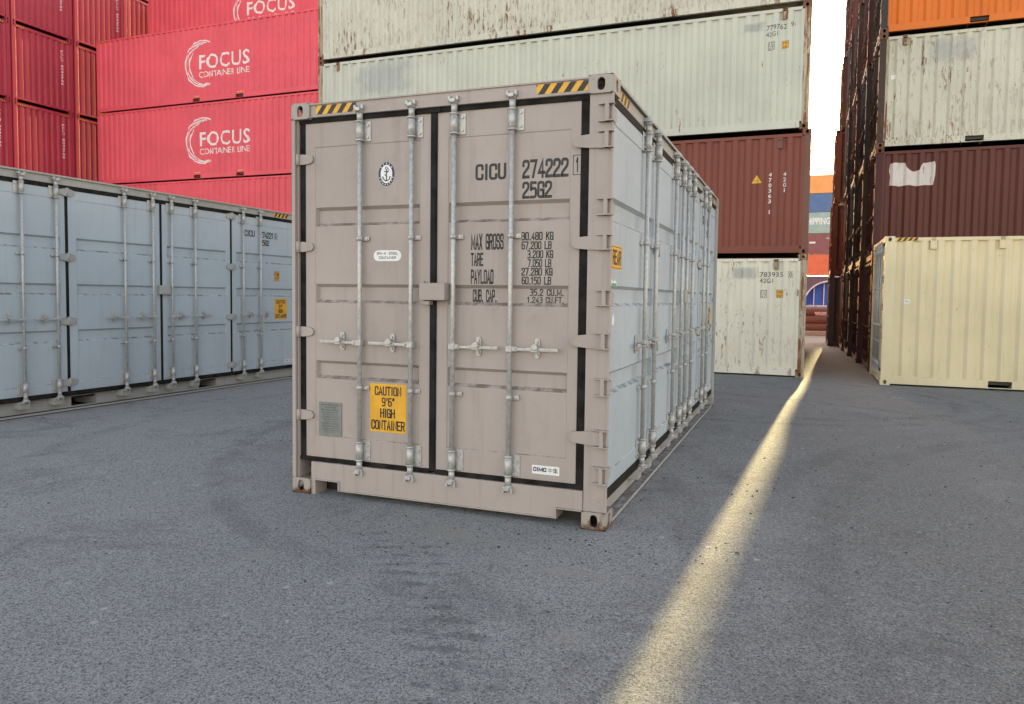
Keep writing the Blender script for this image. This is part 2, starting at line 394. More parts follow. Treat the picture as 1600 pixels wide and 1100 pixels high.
GL = {'0': [_O], 'O': [_O], 'D': [('s', [(0, 0), (0, 2), (.55, 2)]), ('s', [(0, 0), (.55, 0)]), ('r', [(.5, 2), (1, 2), (1, 0), (.5, 0)])],
      'C': [('r', [(1, 1.45), (1, 2), (0, 2), (0, 0), (1, 0), (1, .55)])], 'G': [('r', [(1, 1.45), (1, 2), (0, 2), (0, 0), (1, 0), (1, .6)]), ('s', [(1, .0), (1, .95), (.52, .95)])],
      'I': [('s', [(.5, 0), (.5, 2)])], '1': [('s', [(.12, 1.55), (.5, 1.9)]), ('s', [(.5, 0), (.5, 2.0)])], 'U': [('r', [(0, 2), (0, 0), (1, 0), (1, 2)])], 'J': [('r', [(0, .5), (0, 0), (1, 0), (1, 2)])],
      '2': [('r', [(0, 1.45), (0, 2), (1, 2), (1, 1.25), (0, .35), (0, 0)]), ('s', [(0, 0), (1, 0)])],
      '3': [('r', [(.05, 2), (1, 2), (1, 1.05), (.35, 1.05)]), ('r', [(.35, 1.05), (1, 1.05), (1, 0), (.05, 0)])],
      '4': [('s', [(.74, 0), (.74, 2), (0, .5), (1.05, .5)])], '5': [('s', [(.95, 2), (.06, 2), (.06, 1.05)]), ('r', [(.06, 1.2), (1, 1.2), (1, 0), (.02, 0)])],
      '6': [('r', [(.95, 2), (0, 2), (0, 0), (1, 0), (1, 1.15), (0, 1.15)])], '7': [('s', [(0, 2), (1, 2), (.38, 0)])],
      '8': [('c', [(.03, 1.08), (.03, 2), (.97, 2), (.97, 1.08)]), ('c', [(0, 1.08), (0, 0), (1, 0), (1, 1.08)])], '9': [('r', [(1, .85), (0, .85), (0, 2), (1, 2), (1, 0), (.05, 0)])],
      'A': [('s', [(0, 0), (.5, 2), (1, 0)]), ('s', [(.16, .6), (.84, .6)])], 'B': [('s', [(0, 0), (0, 2)]), ('r', [(0, 2), (1, 2), (1, 1.05), (0, 1.05)]), ('r', [(0, 1.05), (1, 1.05), (1, 0), (0, 0)])],
      'E': [('s', [(1, 2), (0, 2), (0, 0), (1, 0)]), ('s', [(0, 1.05), (.8, 1.05)])], 'F': [('s', [(1, 2), (0, 2), (0, 0)]), ('s', [(0, 1.0), (.8, 1.0)])], 'H': [('s', [(0, 0), (0, 2)]), ('s', [(1, 0), (1, 2)]), ('s', [(0, 1), (1, 1)])],
      'K': [('s', [(0, 0), (0, 2)]), ('s', [(1, 2), (.05, .8)]), ('s', [(.35, 1.2), (1, 0)])], 'L': [('s', [(0, 2), (0, 0), (1, 0)])], 'M': [('s', [(0, 0), (0, 2), (.5, .3), (1, 2), (1, 0)])], 'N': [('s', [(0, 0), (0, 2), (1, 0), (1, 2)])],
      'P': [('s', [(0, 0), (0, 2)]), ('r', [(0, 2), (1, 2), (1, .9), (0, .9)])], 'R': [('s', [(0, 0), (0, 2)]), ('r', [(0, 2), (1, 2), (1, 1), (0, 1)]), ('s', [(.55, 1), (1, 0)])],
      'S': [('r', [(1, 1.5), (1, 2), (0, 2), (0, 1.08), (1, 1.0), (1, 0), (0, 0), (0, .5)])], 'T': [('s', [(0, 2), (1, 2)]), ('s', [(.5, 2), (.5, 0)])], 'V': [('s', [(0, 2), (.5, 0), (1, 2)])],
      'X': [('s', [(0, 0), (1, 2)]), ('s', [(0, 2), (1, 0)])], 'Y': [('s', [(0, 2), (.5, 1), (1, 2)]), ('s', [(.5, 1), (.5, 0)])], 'W': [('s', [(0, 2), (.25, 0), (.5, 1.6), (.75, 0), (1, 2)])],
      '.': [('s', [(.1, 0), (.34, 0)])], "'": [('s', [(.25, 2.0), (.2, 1.55)])], '"': [('s', [(.1, 2.0), (.05, 1.55)]), ('s', [(.5, 2.0), (.45, 1.55)])], '-': [('s', [(.2, 1), (.8, 1)])], 'm': [('s', [(0, 0), (0, 1.1), (1, 1.1), (1, 0)]), ('s', [(.5, 0), (.5, 1.1)])]}
GW = {'I': .35, '1': .72, '.': .4, "'": .35, '"': .6, ' ': .75, 'M': 1.4, 'W': 1.4}
def shapes_text_s(body, a0, a1, z0, z1, t=None):
    """narrow stencil-like capitals; t = stroke width / height"""
    h = z1 - z0; w = h * (t or (.165 if h > .075 else .15)); gap = .48
    tot = sum(GW.get(c, 1) for c in body) + gap * (len(body) - 1)
    sc = (a1 - a0 - w) / tot; zs = (h - w) / 2; out = []; x = a0 + w / 2
    wx = min(w, sc * .43)
    for c in body:
        gw = GW.get(c, 1)
        for kind, pts in GL.get(c, []):
            if gw != 1 and c in 'I1': q = [((p[0] - .5) + gw / 2, p[1]) for p in pts]
            else: q = [(p[0] * (gw if c in 'MW' else 1), p[1]) for p in pts]
            q = [(x + p[0] * sc, z0 + w / 2 + p[1] * zs) for p in q]
            if kind != 's': q = _rnd(q, min(sc * .42, h * .2), kind == 'c')
            n = len(q); L_, R_ = [], []
            for i in range(n):
                if kind == 'c': a, b = q[(i - 1) % (n - 1)] if i else q[n - 2], q[(i + 1)] if i < n - 1 else q[1]
                else: a, b = q[max(0, i - 1)], q[min(n - 1, i + 1)]
                p = q[i]
                d1 = (p[0] - a[0], p[1] - a[1]); d2 = (b[0] - p[0], b[1] - p[1])
                l1 = math.hypot(*d1) or 1; l2 = math.hypot(*d2) or 1
                if d1 == (0, 0): d1, l1 = d2, l2
                if d2 == (0, 0): d2, l2 = d1, l1
                n1 = (-d1[1] / l1, d1[0] / l1); n2 = (-d2[1] / l2, d2[0] / l2)
                m = (n1[0] + n2[0], n1[1] + n2[1]); ml = math.hypot(*m) or 1; m = (m[0] / ml, m[1] / ml)
                k = 1 / max(.5, m[0] * n1[0] + m[1] * n1[1])
                ox, oz = m[0] * k * wx / 2, m[1] * k * w / 2
                e = 0 if kind == 'c' else (-1 if i == 0 else 1 if i == n - 1 else 0)
                ex, ez = (d2[0] / l2 * e * wx / 2 * (e != 0), d2[1] / l2 * e * w / 2) if e else (0, 0)
                L_.append((p[0] + ox + ex, p[1] + oz + ez)); R_.append((p[0] - ox + ex, p[1] - oz + ez))
            for i in range(n - 1): out.append([L_[i], R_[i], R_[i + 1], L_[i + 1]])
        x += (gw + gap) * sc
    return out
def rect(a0, a1, z0, z1): return [[(a0, z0), (a1, z0), (a1, z1), (a0, z1)]]
def frame(a0, a1, z0, z1, t):
    return rect(a0, a1, z0, z0 + t) + rect(a0, a1, z1 - t, z1) + rect(a0, a0 + t, z0 + t, z1 - t) + rect(a1 - t, a1, z0 + t, z1 - t)
def ring(c, r0x, r0z, r1x, r1z, t0=0, t1=360, n=36, wob=0):
    out = []
    for i in range(n):
        A = R(t0 + (t1 - t0) * i / n); B = R(t0 + (t1 - t0) * (i + 1) / n)
        k = lambda t: 1 + wob * math.sin(7 * t) + wob * 0.7 * math.sin(13 * t + 1)
        out.append([(c[0] + r0x * math.cos(A) * k(A), c[1] + r0z * math.sin(A) * k(A)), (c[0] + r1x * math.cos(A), c[1] + r1z * math.sin(A)),
                    (c[0] + r1x * math.cos(B), c[1] + r1z * math.sin(B)), (c[0] + r0x * math.cos(B) * k(B), c[1] + r0z * math.sin(B) * k(B))])
    return out
def disc(c, rx, rz, n=32): return [[(c[0] + rx * math.cos(2 * math.pi * i / n), c[1] + rz * math.sin(2 * math.pi * i / n)) for i in range(n)]]
def stroke(pts, w):
    out = []
    for (x0, z0), (x1, z1) in zip(pts, pts[1:]):
        d = math.hypot(x1 - x0, z1 - z0); nx, nz = -(z1 - z0) / d * w / 2, (x1 - x0) / d * w / 2
        out.append([(x0 + nx, z0 + nz), (x0 - nx, z0 - nz), (x1 - nx, z1 - nz), (x1 + nx, z1 + nz)])
    return out
def stripes(a0, a1, z0, z1, n=4, lean=0.06, w=None):
    """black slanted bars clipped to the rectangle"""
    pitch = (a1 - a0) / n; out = []
    def clip(poly, axis, lim, sgn):
        res = []
        for i in range(len(poly)):
            p, q = poly[i], poly[(i + 1) % len(poly)]
            ip = sgn * (p[axis] - lim) >= 0; iq = sgn * (q[axis] - lim) >= 0
            if ip: res.append(p)
            if ip != iq:
                t = (lim - p[axis]) / (q[axis] - p[axis]); res.append((p[0] + t * (q[0] - p[0]), p[1] + t * (q[1] - p[1])))
        return res
    for i in range(-1, n + 1):
        b = a0 + i * pitch + pitch * 0.12
        pl = [(b, z0), (b + pitch * 0.5, z0), (b + pitch * 0.5 + lean, z1), (b + lean, z1)]
        pl = clip(pl, 0, a0, 1)
        if len(pl) > 2: pl = clip(pl, 0, a1, -1)
        if len(pl) > 2: out.append(pl)
    return out
def decal(name, shapes, D, mat, parent, off=0.001, breaks=None, depth=None, label=None):
    """flat shapes laid on a surface. depth(a) = surface depth for corrugated walls; the mesh is cut at the breaks so that it follows it"""
    bm = bmesh.new()
    for s in shapes:
        vs = [bm.verts.new((a, 0, z)) for a, z in s]
        try: bm.faces.new(vs)
        except ValueError: pass
    if depth:
        lo = min(v.co.x for v in bm.verts); hi = max(v.co.x for v in bm.verts)
        for b in breaks:
            if lo < b < hi:
                bmesh.ops.bisect_plane(bm, geom=bm.verts[:] + bm.edges[:] + bm.faces[:], plane_co=(b, 0, 0), plane_no=(1, 0, 0))
    for v in bm.verts:
        a, z = v.co.x, v.co.z
        v.co = D(a, (depth(a) if depth else 0) - off, z)
    n = (D(0, -1, 0) - D(0, 0, 0))
    bm.normal_update()
    for f in bm.faces:
        if f.normal.dot(n) < 0: f.normal_flip()
    me = bpy.data.meshes.new(name); bm.to_mesh(me); bm.free()
    return put(name, me, mat, parent, label)

# ---------------------------------------------------------------- open-side container (20 ft high cube)
FZ = [2.484, 1.846, 1.220, 0.598]
FRODS = [-1.842, -1.424, -1.098, -0.676]
SRODS = [1.085, 1.50, 2.44, 2.885, 3.20, 3.625, 4.60, 4.99]
SPLIT = [0.034, 1.65, 3.04, 4.365, 5.985]
def door_end(root, H=HC, M1=TAUPE, MC=TAUPE, rich=True, number=None, suffix='', gask=RUBBER, rodm=GALV):
    """double doors, header, sill and posts in the y = 0 end"""
    k = H / HC; Z = lambda z: z * k if z > 1.4 or H == HC else z
    Z = lambda z: z if H == HC else (z - 0.3) * (H - 0.454) / (HC - 0.454) + 0.3 if 0.3 < z < 2.742 else (z if z <= 0.3 else z - (HC - H))
    key = ('de', H)
    doff = 0.050
    D = DF(doff)
    def header():
        mb = MB(); mb.box(-2.276, -0.162, 0.016, 0.11, H - .109, H - 0.012, 0.004)
        mb.box(-2.276, -0.162, 0.006, 0.016, H - 0.022, H - 0.012)
        return mb.mesh('header')
    put('header', cached(key + ('h',), header), M1, root)
    def sill():
        mb = MB(); mb.box(-2.276, -2.24, 0.018, 0.16, 0.0, 0.245); mb.box(-2.24, -2.033, 0.018, 0.16, 0.115, 0.245)
        mb.box(-2.033, -0.337, 0.018, 0.16, 0.045, 0.245); mb.box(-0.337, -0.162, 0.018, 0.16, 0.112, 0.245)
        mb.box(-2.033, -2.025, 0.004, 0.018, 0.045, 0.112); mb.box(-2.24, -2.025, 0.004, 0.018, 0.112, 0.12); mb.box(-0.345, -0.337, 0.004, 0.018, 0.045, 0.112)
        mb.box(-0.345, -0.165, 0.004, 0.018, 0.112, 0.12); mb.box(-2.02, -0.35, 0.01, 0.018, 0.045, 0.052)
        return mb.mesh('sill')
    put('sill', cached(key + ('s',), sill), M1, root)
    put('shade_plate', cached(key + ('x',), lambda: (lambda mb: (mb.box(-2.36, -.10, .175, .20, .004, .14), mb.mesh('shade_plate'))[-1])(MB())), BLACK, root)  # black plate added behind the sill cut-outs to darken them like shade
    def post(side):
        mb = MB(); z0, z1 = 0.118, H - 0.118
        if side > 0:
            mb.box(-0.157, -0.012, 0.022, 0.15 if H != HC else .032, z0, z1); mb.box(-0.012, -0.0015, 0.012, 0.030, z0, z1)
        else:
            mb.box(-2.4365, -2.408, 0.006, 0.16, z0, z1); mb.box(-2.408, -2.392, 0.045, 0.15, z0, z1)
            mb.box(-2.402, -2.393, 0.028, 0.045, z0, z1)
        return mb.mesh('corner_post')
    for s in (1, -1): put('corner_post', cached(key + ('p', s), lambda: post(s)), M1, root)
    bands = [(Z(1.994), Z(2.130)), (Z(1.436), Z(1.574)), (Z(0.879), Z(1.011))]
    doors = []
    for di, (a0, a1, p0, p1, hs) in enumerate(((-2.305, -1.270, -2.225, -1.354, -1), (-1.220, -0.205, -1.140, -0.270, 1))):
        def leaf():
            mb = MB(); banded_panel(mb, a0, a1, 0.292, Z(2.738), p0, p1, 0.45, Z(2.568), bands, D, th=0.045)
            return mb.mesh('door')
        d = put('door', cached(key + ('d', di), leaf), M1, root); doors.append(d)
        def gasket():
            mb = MB(); g = 0.006
            g0, g1, zb, zt = MX(a0, doff), MX(a1, doff), MZ(0.292, doff), MZ(Z(2.738), doff)
            o0, o1 = (-2.392, g1) if di == 0 else (g0, -0.157)
            mb.box(o0, o1, doff - 0.012, doff + 0.03, zt + 0.001, H - .112); mb.box(o0, o1, doff - 0.012, doff + 0.03, 0.246, zb - .001)
            if di == 0: mb.box(-2.392 + 0.001, g0 - 0.001, doff - 0.004, doff + 0.03, zb - .001, zt + 0.001)
            else: mb.box(g1 + 0.001, -0.158, doff - 0.004, doff + 0.03, zb - .001, zt + 0.001)
            if di == 0:
                c0, c1 = MX(-1.270, doff), MX(-1.220, doff); mb.box(c0 + .001, c1 - .001, doff - 0.010, doff + 0.03, 0.262, Z(2.765)); mb.box(c0 - .02, c1 + .03, doff - 0.022, doff - 0.012, zt, H - .111, 0.003)
                mb.box(c0 + .008, c1 - .009, doff - 0.0135, doff - 0.010, 0.27, Z(2.72))
            return mb.mesh('gasket')
        put('gasket', cached(key + ('g', di), gasket), gask, d)
        for ri in (0, 1):
            a = FRODS[di * 2 + ri]
            z0, z1 = 0.185, Z(2.838)
            put('lock_rod', cached(key + ('r', di, ri), lambda: rod_mesh(DF(doff, .016), a, z0, z1, [Z(1.90), Z(0.825)], 1)), rodm, d)
            sd_ = -1 if di == 0 else 1
            kx = a + sd_ * (0.155 if di == 0 else 0.19)
            put('handle', cached(key + ('hd', di, ri), lambda: handle_mesh(DF(doff, .012), a, Z(1.153), sd_)), rodm, d)
            put('handle_catch', cached(key + ('hc', di, ri), lambda: keeper_mesh(DF(doff, .030), kx, Z(1.16))), rodm, d)
        for z in FZ:
            if di == 0: me = cached(key + ('hg', di, z), lambda: hinge_mesh(DF(doff, .03), -2.245, -2.395, Z(z), 0.074, -2.375, -0.018))
            else: me = cached(key + ('hg', di, z), lambda: hinge_mesh(DF(doff, .008), -0.255, -0.03, Z(z), 0.088, None, -0.044))
            put('hinge', me, M1, d)
    return doors, D, Z

def lug_mesh(zs, Z=lambda z: z):
    def f():
        mb = MB()
        for z, h in zs:
            for s in (-1, 1):
                mb.prism([(-0.095, -0.004, z + s * h), (-0.002, -0.022, z + s * h), (0.004, -0.022, z + s * h), (0.004, 0.03, z + s * h), (-0.095, 0.022, z + s * h)], (0, 0, 0.007))
            mb.box(-0.050, -0.026, -0.014, 0.022, z - h, z + h)
        return mb.mesh('hinge_lug')
    return f
def open_side_container(loc, rz, name='shipping_container', endm=TAUPE, number='274222', check='1', label=None, worn=True):
    root = empty(name, loc, rz); tag(root, label, 'shipping container', 'grey containers with side doors')
    H, L = HC, L20
    add_castings(root, H, L, CASTM, CASTB)
    doors, D, Z = door_end(root, H, endm)
    dl, dr = doors
    put('lock_cover', cached('lockbox', lambda: (lambda mb: (mb.box(-1.336, -1.140, -0.045, 0.035, 1.467, 1.586, 0.006), mb.box(-1.366, -1.337, 0.03, 0.05, 1.44, 1.60, 0.002), mb.box(-1.32, -1.27, -0.02, 0.04, 1.435, 1.462, 0.003), mb.cyl((-1.150, -0.03, 1.55), (-1.138, -0.03, 1.52), 0.005, 6), mb.mesh('lock_cover'))[-1])(MB())), endm, dr)
    for i, (z, h) in enumerate([(2.653, .053), (2.487, .05), (2.068, .05), (1.846, .046), (1.495, .048), (1.220, .048), (0.925, .053), (0.594, .053), (0.357, .052)]):
        put('hinge_lug', cached(('lug', i), lug_mesh([(z, h)])), endm, root)
    # ---- lettering on the door end
    t = lambda s, a0, a1, z0, z1, b=0.0, o=0.0062: decal('lettering', shapes_text_s(s, a0, a1, z0, z1), DF(0.05 + 0.005), BLACK, dr, 0.0012 if o else 0)
    t('CICU', -0.937, -0.714, 2.270, 2.378, 0.03)
    t(number, -0.603, -0.282, 2.268, 2.390, 0.03)
    decal('lettering', shapes_text_s(check, -0.240, -0.212, 2.292, 2.388), DF(0.05), BLACK, dr, 0.0014)
    decal('lettering', frame(-0.256, -0.194, 2.276, 2.402, 0.004), DF(0.05), BLACK, dr, 0.0014)
    t('25G2', -0.601, -0.392, 2.138, 2.249, 0.03)
    for s, a0, a1, z0, z1 in (('MAX GROSS', -.970, -.722, 1.809, 1.917), ('TARE', -.969, -.869, 1.700, 1.790), ('PAYLOAD', -.968, -.793, 1.581, 1.678)): t(s, a0, a1, z0, z1, 0.022)
    for s, a0, a1, z0, z1 in (('30.480 KG', -.601, -.379, 1.867, 1.922), ('67.200 LB', -.600, -.391, 1.808, 1.861), ('3.200 KG', -.560, -.379, 1.750, 1.803),
                              ('7.050 LB', -.556, -.391, 1.692, 1.745), ('27.280 KG', -.598, -.382, 1.637, 1.689), ('60.150 LB', -.596, -.391, 1.579, 1.631)): t(s, a0, a1, z0, z1, 0.022)
    for s, a0, a1, z0, z1 in (('CUB. CAP.', -.952, -.768, 1.459, 1.545), ('35.2 CU.M.', -.537, -.303, 1.506, 1.551), ('1.243 CU.FT.', -.554, -.302, 1.459, 1.500)):
        decal('lettering', shapes_text_s(s, a0, a1, z0, z1), DF(0.05 + 0.036), BLACK, dr, 0.0012)
    DP = DF(0.055)
    st = decal('maker_sticker', rect(-.505, -.315, .333, .391), DF(.05), WHITE, dr, 0.0012)
    decal('lettering', shapes_text_s('CIMC', -.497, -.405, .350, .378, .24), DF(.05), NAVY, st, 0.002); decal('lettering', shapes_text('中集', -.393, -.325, .346, .380), DF(.05), BLACK, st, 0.002)
    st = decal('caution_sign', rect(-1.752, -1.456, .519, .866), DP, YELLOW, dl, 0.0012)
    for s, a0, a1, z0, z1 in (('CAUTION', -1.714, -1.495, .782, .848), ("9'6\"", -1.655, -1.548, .705, .768), ('HIGH', -1.668, -1.546, .623, .690), ('CONTAINER', -1.742, -1.466, .535, .605)):
        decal('lettering', shapes_text_s(s, a0, a1, z0, z1), DP, BLACK, st, 0.002)
    cpt = [(-1.725 + .038, 1.776), (-1.501 - .038, 1.776)]
    st = decal('steel_sticker', [[(cpt[0][0] + .038 * math.cos(R(90 + 18 * i)), 1.776 + .038 * math.sin(R(90 + 18 * i))) for i in range(11)] + [(cpt[1][0] + .038 * math.cos(R(-90 + 18 * i)), 1.776 + .038 * math.sin(R(-90 + 18 * i))) for i in range(11)]], DP, WHITE, dl, 0.0012)
    decal('lettering', shapes_text_s('SPA-H  STEEL', -1.698, -1.528, 1.782, 1.801), DP, BLACK, st, 0.002); decal('lettering', shapes_text_s('CONTAINER', -1.682, -1.542, 1.752, 1.771), DP, BLACK, st, 0.002)
    c = (-1.622, 2.346)
    st = decal('anchor_badge', disc(c, .064, .083, 40), DP, NAVY, dl, 0.0012)
    decal('badge_face', disc(c, .047, .064, 36), DP, WHITE, st, 0.002)
    anc = [[(c[0] + p[0], c[1] + p[1]) for p in q] for q in
           (stroke([(0, .030), (0, -.046)], .007) + stroke([(-.020, .018), (.020, .018)], .006) + stroke([(-.030, -.018), (-.024, -.036), (0, -.049), (.024, -.036), (.030, -.018)], .007)
            + ring((0, .040), .011, .012, .006, .007, n=14) + stroke([(-.036, -.020), (-.022, -.022)], .006) + stroke([(.036, -.020), (.022, -.022)], .006)
            + stroke([(.010, .040), (.022, .028), (.004, .006), (-.014, -.006), (.010, -.022)], .004))]
    decal('anchor_drawing', anc, DP, BLACK, st, 0.0028)
    decal('badge_lettering', [[(c[0] + (.0555) * math.cos(t0 + w) * (1 + e), c[1] + .0735 * math.sin(t0 + w) * (1 + e)) for w, e in ((-.05, -.07), (-.05, .07), (.05, .07), (.05, -.07))] for t0 in [R(200 + 20 * i) for i in range(8)] + [R(40 + 25 * i) for i in range(5)]], DP, WHITE, st, 0.0028)
    st = put('data_plate', cached('csc', lambda: (lambda mb: (mb.box(MX(-2.193, .05), MX(-1.994, .05), 0.049, 0.056, MZ(.453, .05), MZ(.705, .05), 0.001), mb.mesh('data_plate'))[-1])(MB())), PLATE, dl)
    sh = []; zz = .690
    for i, (s, m0, hh) in enumerate((('CONVENTION FOR SAFE', .02, .009), ('CONTAINERS', .05, .009), ('CSC SAFETY APPROVAL', .02, .010), ('DATE MANUFACTURED', .03, .007), ('IDENTIFICATION No.', .03, .007), ('MAX GROSS 30480 KG', .03, .007), ('STACKING 216000 KG', .03, .007), ('RACKING TEST', .05, .007),
                                    ('APPROVED FOR TRANSPORT', .02, .008), ('UNDER CUSTOMS SEAL', .02, .008), ('TYPE 20HC SIDE DOOR', .03, .006), ('TIMBER TREATMENT', .03, .006), ('SPA-H', .06, .006))):
        sh += shapes_text_s(s, -2.193 + m0, -1.994 - m0, zz - hh, zz); zz -= hh + .0095
    decal('lettering', sh, DF(0.049), BLACK, st, 0.0008)
    for a0, a1 in ((-2.228, -1.884), (-0.516, -0.168)):
        st = decal('hazard_stripe', rect(a0, a1, 2.805, 2.868), D0(0.016), YELLOW, root, 0.001)
        decal('black_bars', stripes(a0, a1, 2.805, 2.868, 4, 0.045), D0(0.016), BLACK, st, 0.002)
    # ---- right side with four leaves
    so_ = 0.030; S = DS(so_)
    put('side_top_rail', cached('str', lambda: (lambda mb: (mb.box(-0.10, -0.028, 0.178, L - .178, 2.785, 2.884), mb.box(-0.10, -0.002, 0.178, L - .178, 2.884, 2.893), mb.box(-0.012, -0.002, .178, L - .178, 2.872, 2.884), mb.mesh('side_top_rail'))[-1])(MB())), FRAMEG, root)
    def bot():
        mb = MB(); xs = [(0.178, 1.71), (2.055, 3.745), (4.095, L - .178)]
        for a, b in xs: mb.box(-0.12, -0.085, a, b, 0.035, 0.186)
        for a, b in ((1.71, 2.055), (3.745, 4.095)):
            mb.box(-0.12, -0.085, a, b, 0.168, 0.186); mb.box(-0.12, -0.085, a, b, 0.035, 0.050)
            mb.box(-0.5, -0.12, a - .012, a, 0.035, .18); mb.box(-0.5, -0.12, b, b + .012, 0.035, .18); mb.box(-0.5, -0.12, a, b, .168, .18)
        mb.box(-0.12, -0.004, 0.178, L - .178, 0.012, 0.020); mb.box(-0.012, -0.004, .178, L - .178, 0.020, 0.034)
        return mb.mesh('side_bottom_rail')
    put('side_bottom_rail', cached('sbr', bot), FRAMEG, root)
    put('floor', cached('flo', lambda: (lambda mb: (mb.box(-2.33, -0.12, 0.15, L - 0.1, 0.14, 0.185), mb.mesh('floor'))[-1])(MB())), BLACK, root)
    bands = [(1.994, 2.150), (1.440, 1.580), (0.860, 1.011)]
    PA = [(0.125, 1.575), (1.775, 2.95), (3.14, 4.275), (4.47, 5.90)]
    for i in range(4):
        a0 = SPLIT[i] + (0.0 if i == 0 else 0.022); a1 = SPLIT[i + 1] - (0.0 if i == 3 else 0.022)
        def leaf():
            mb = MB(); banded_panel(mb, a0, a1, 0.247, 2.729, PA[i][0], PA[i][1], 0.35, 2.618, bands, S, th=0.04)
            return mb.mesh('side_door')
        d = put('side_door', cached(('sd', i), leaf), BLUEG, root)
        def gask():
            mb = MB(); mb.box(-so_ - .03, -so_ + .006, a0, a1 + (.044 if i < 3 else 0), 2.7295, 2.784)
            if i < 3: mb.box(-so_ - .03, -so_ + .012, a0, a1 + (.044 if i < 3 else 0), .188, .2465)
            if i < 3: mb.box(-so_ - .03, -so_ - .004, a1 + .001, a1 + .043, .2466, 2.7294)
            return mb.mesh('gasket')
        put('gasket', cached(('sg', i), gask), RUBBER, d)
        if i == 3: put('gasket', cached('sg3b', lambda: (lambda m2: (m2.box(-so_ - .03, -so_ + .012, a0, a1, .188, .2465), m2.mesh('gasket'))[-1])(MB())), RUBBER, d)
        for j in (0, 1):
            a = SRODS[i * 2 + j]; sg = -1 if i < 2 else 1
            put('lock_rod', cached(('sr', i, j), lambda: rod_mesh(S, a, 0.165, 2.862, [1.92, 0.815], -1 if True else 1)), GALV, d)
            hang = (i == 3 and j == 1)
            put('handle', cached(('sh', i, j), lambda: handle_mesh(S, a, 1.15, sg, 0.30, hanging=hang)), GALV, d)
            put('handle_catch', cached(('sk', i, j), lambda: keeper_mesh(S, a + sg * 0.17, 1.155)), GALV, d)
            put('cam_guard', cached(('cg', i, j), lambda: (lambda mb: (mb.prism([(-0.085, a - .085, .186), (-0.012, a - .065, .186), (-0.012, a - .065, .108), (-0.085, a - .085, .108)], (0, 0.005, 0)), mb.prism([(-0.085, a + .08, .186), (-0.012, a + .06, .186), (-0.012, a + .06, .108), (-0.085, a + .08, .108)], (0, -0.005, 0)),
                        mb.box(-0.016, -0.010, a - .066, a + .061, .106, .186), mb.box(-0.085, -0.010, a - .066, a + .061, .100, .106), mb.mesh('cam_guard'))[-1])(MB())), FRAMEG, d)
        hz = [2.70, 1.905, 1.118, 0.358]
        if i in (0, 2):
            for z in hz:
                c0 = SPLIT[i + 1]
                def hg():
                    mb = MB()
                    for s in (-1, 1): mb.prism([S(c0 + s * .006, -.028, z - .045), S(c0 + s * .03, -.028, z - .045), S(c0 + s * .105, -.010, z - .028), S(c0 + s * .105, -.010, z + .028), S(c0 + s * .03, -.028, z + .045), S(c0 + s * .006, -.028, z + .045)], (-0.012, 0, 0))
                    mb.cyl(S(c0, -.022, z - .055), S(c0, -.022, z + .055), .016, 10)
                    return mb.mesh('hinge')
                put('hinge', cached(('shg', i, z), hg), FRAMEG, d)
        if i in (0, 3):
            for z in (2.653, 2.068, 1.495, .925, .357):
                e = 0.03 if i == 0 else L - 0.03; s = 1 if i == 0 else -1
                put('hinge', cached(('seh', i, z), lambda: (lambda mb: (mb.prism([S(e, -.020, z - .04), S(e + s * .10, -.018, z - .04), S(e + s * .14, -.012, z - .02), S(e + s * .14, -.012, z + .02), S(e + s * .10, -.018, z + .04), S(e, -.020, z + .04)], (-0.012, 0, 0)), mb.mesh('hinge'))[-1])(MB())), FRAMEG, d)
        DI = DS(so_ + 0.005)
        if i == 1:
            put('lock_cover', cached('slb', lambda: (lambda mb: (mb.box(-0.05, 0.03, 2.972, 3.145, 1.462, 1.59, .005), mb.mesh('lock_cover'))[-1])(MB())), FRAMEG, d)
        if i == 0:
            st = decal('rear_sign', rect(.150, .440, 1.690, 1.845), DI, YELLOW, d, .0012)
            decal('lettering', shapes_text_s('REAR', .190, .418, 1.718, 1.818, 0.0) + frame(.156, .434, 1.696, 1.839, .004), DI, BLACK, st, .002)
            decal('torn_sticker', [[(.16, 1.578), (.32, 1.578), (.315, 1.60), (.27, 1.618), (.22, 1.605), (.16, 1.622)]], DI, WHITE, d, .0012)
            decal('green_sticker', rect(.175, .305, 1.580, 1.596), DI, GREEN, d, .002)
            st = decal('torn_sticker', [[(.20, 1.32), (.26, 1.322), (.265, 1.35), (.24, 1.40), (.22, 1.37), (.195, 1.385)]], DI, WHITE, d, .0012)
        if i == 3:
            st = decal('caution_sign', rect(5.357, 5.667, 1.055, 1.405), DI, YELLOW, d, .0012)
            for s, a0, a1, z0, z1 in (('CAUTION', 5.393, 5.631, 1.322, 1.386), ("9'6\"", 5.46, 5.565, 1.242, 1.306), ('HIGH', 5.45, 5.57, 1.160, 1.226), ('CONTAINER', 5.367, 5.657, 1.072, 1.142)):
                decal('lettering', shapes_text_s(s, a0, a1, z0, z1), DI, BLACK, st, .002)
            st = decal('height_label', rect(5.358, 5.478, 1.706, 1.872), DI, YELLOW, d, .0012)
            decal('lettering', frame(5.360, 5.476, 1.708, 1.870, .005) + rect(5.365, 5.471, 1.787, 1.791) + shapes_text_s('2.9m', 5.370, 5.466, 1.80, 1.855) + shapes_text_s("9'6\"", 5.374, 5.462, 1.722, 1.775), DI, BLACK, st, .002)
            decal('lettering', shapes_text_s('CICU', 4.665, 4.895, 2.415, 2.52) + shapes_text_s(number, 5.02, 5.335, 2.415, 2.52) + shapes_text_s(check, 5.375, 5.415, 2.425, 2.51) + frame(5.355, 5.437, 2.41, 2.525, .004) + shapes_text_s('25G2', 5.02, 5.235, 2.29, 2.385), DI, BLACK, d, .0012)
            st = decal('maker_sticker', rect(5.60, 5.80, .295, .345), DS(so_), WHITE, d, .0012)
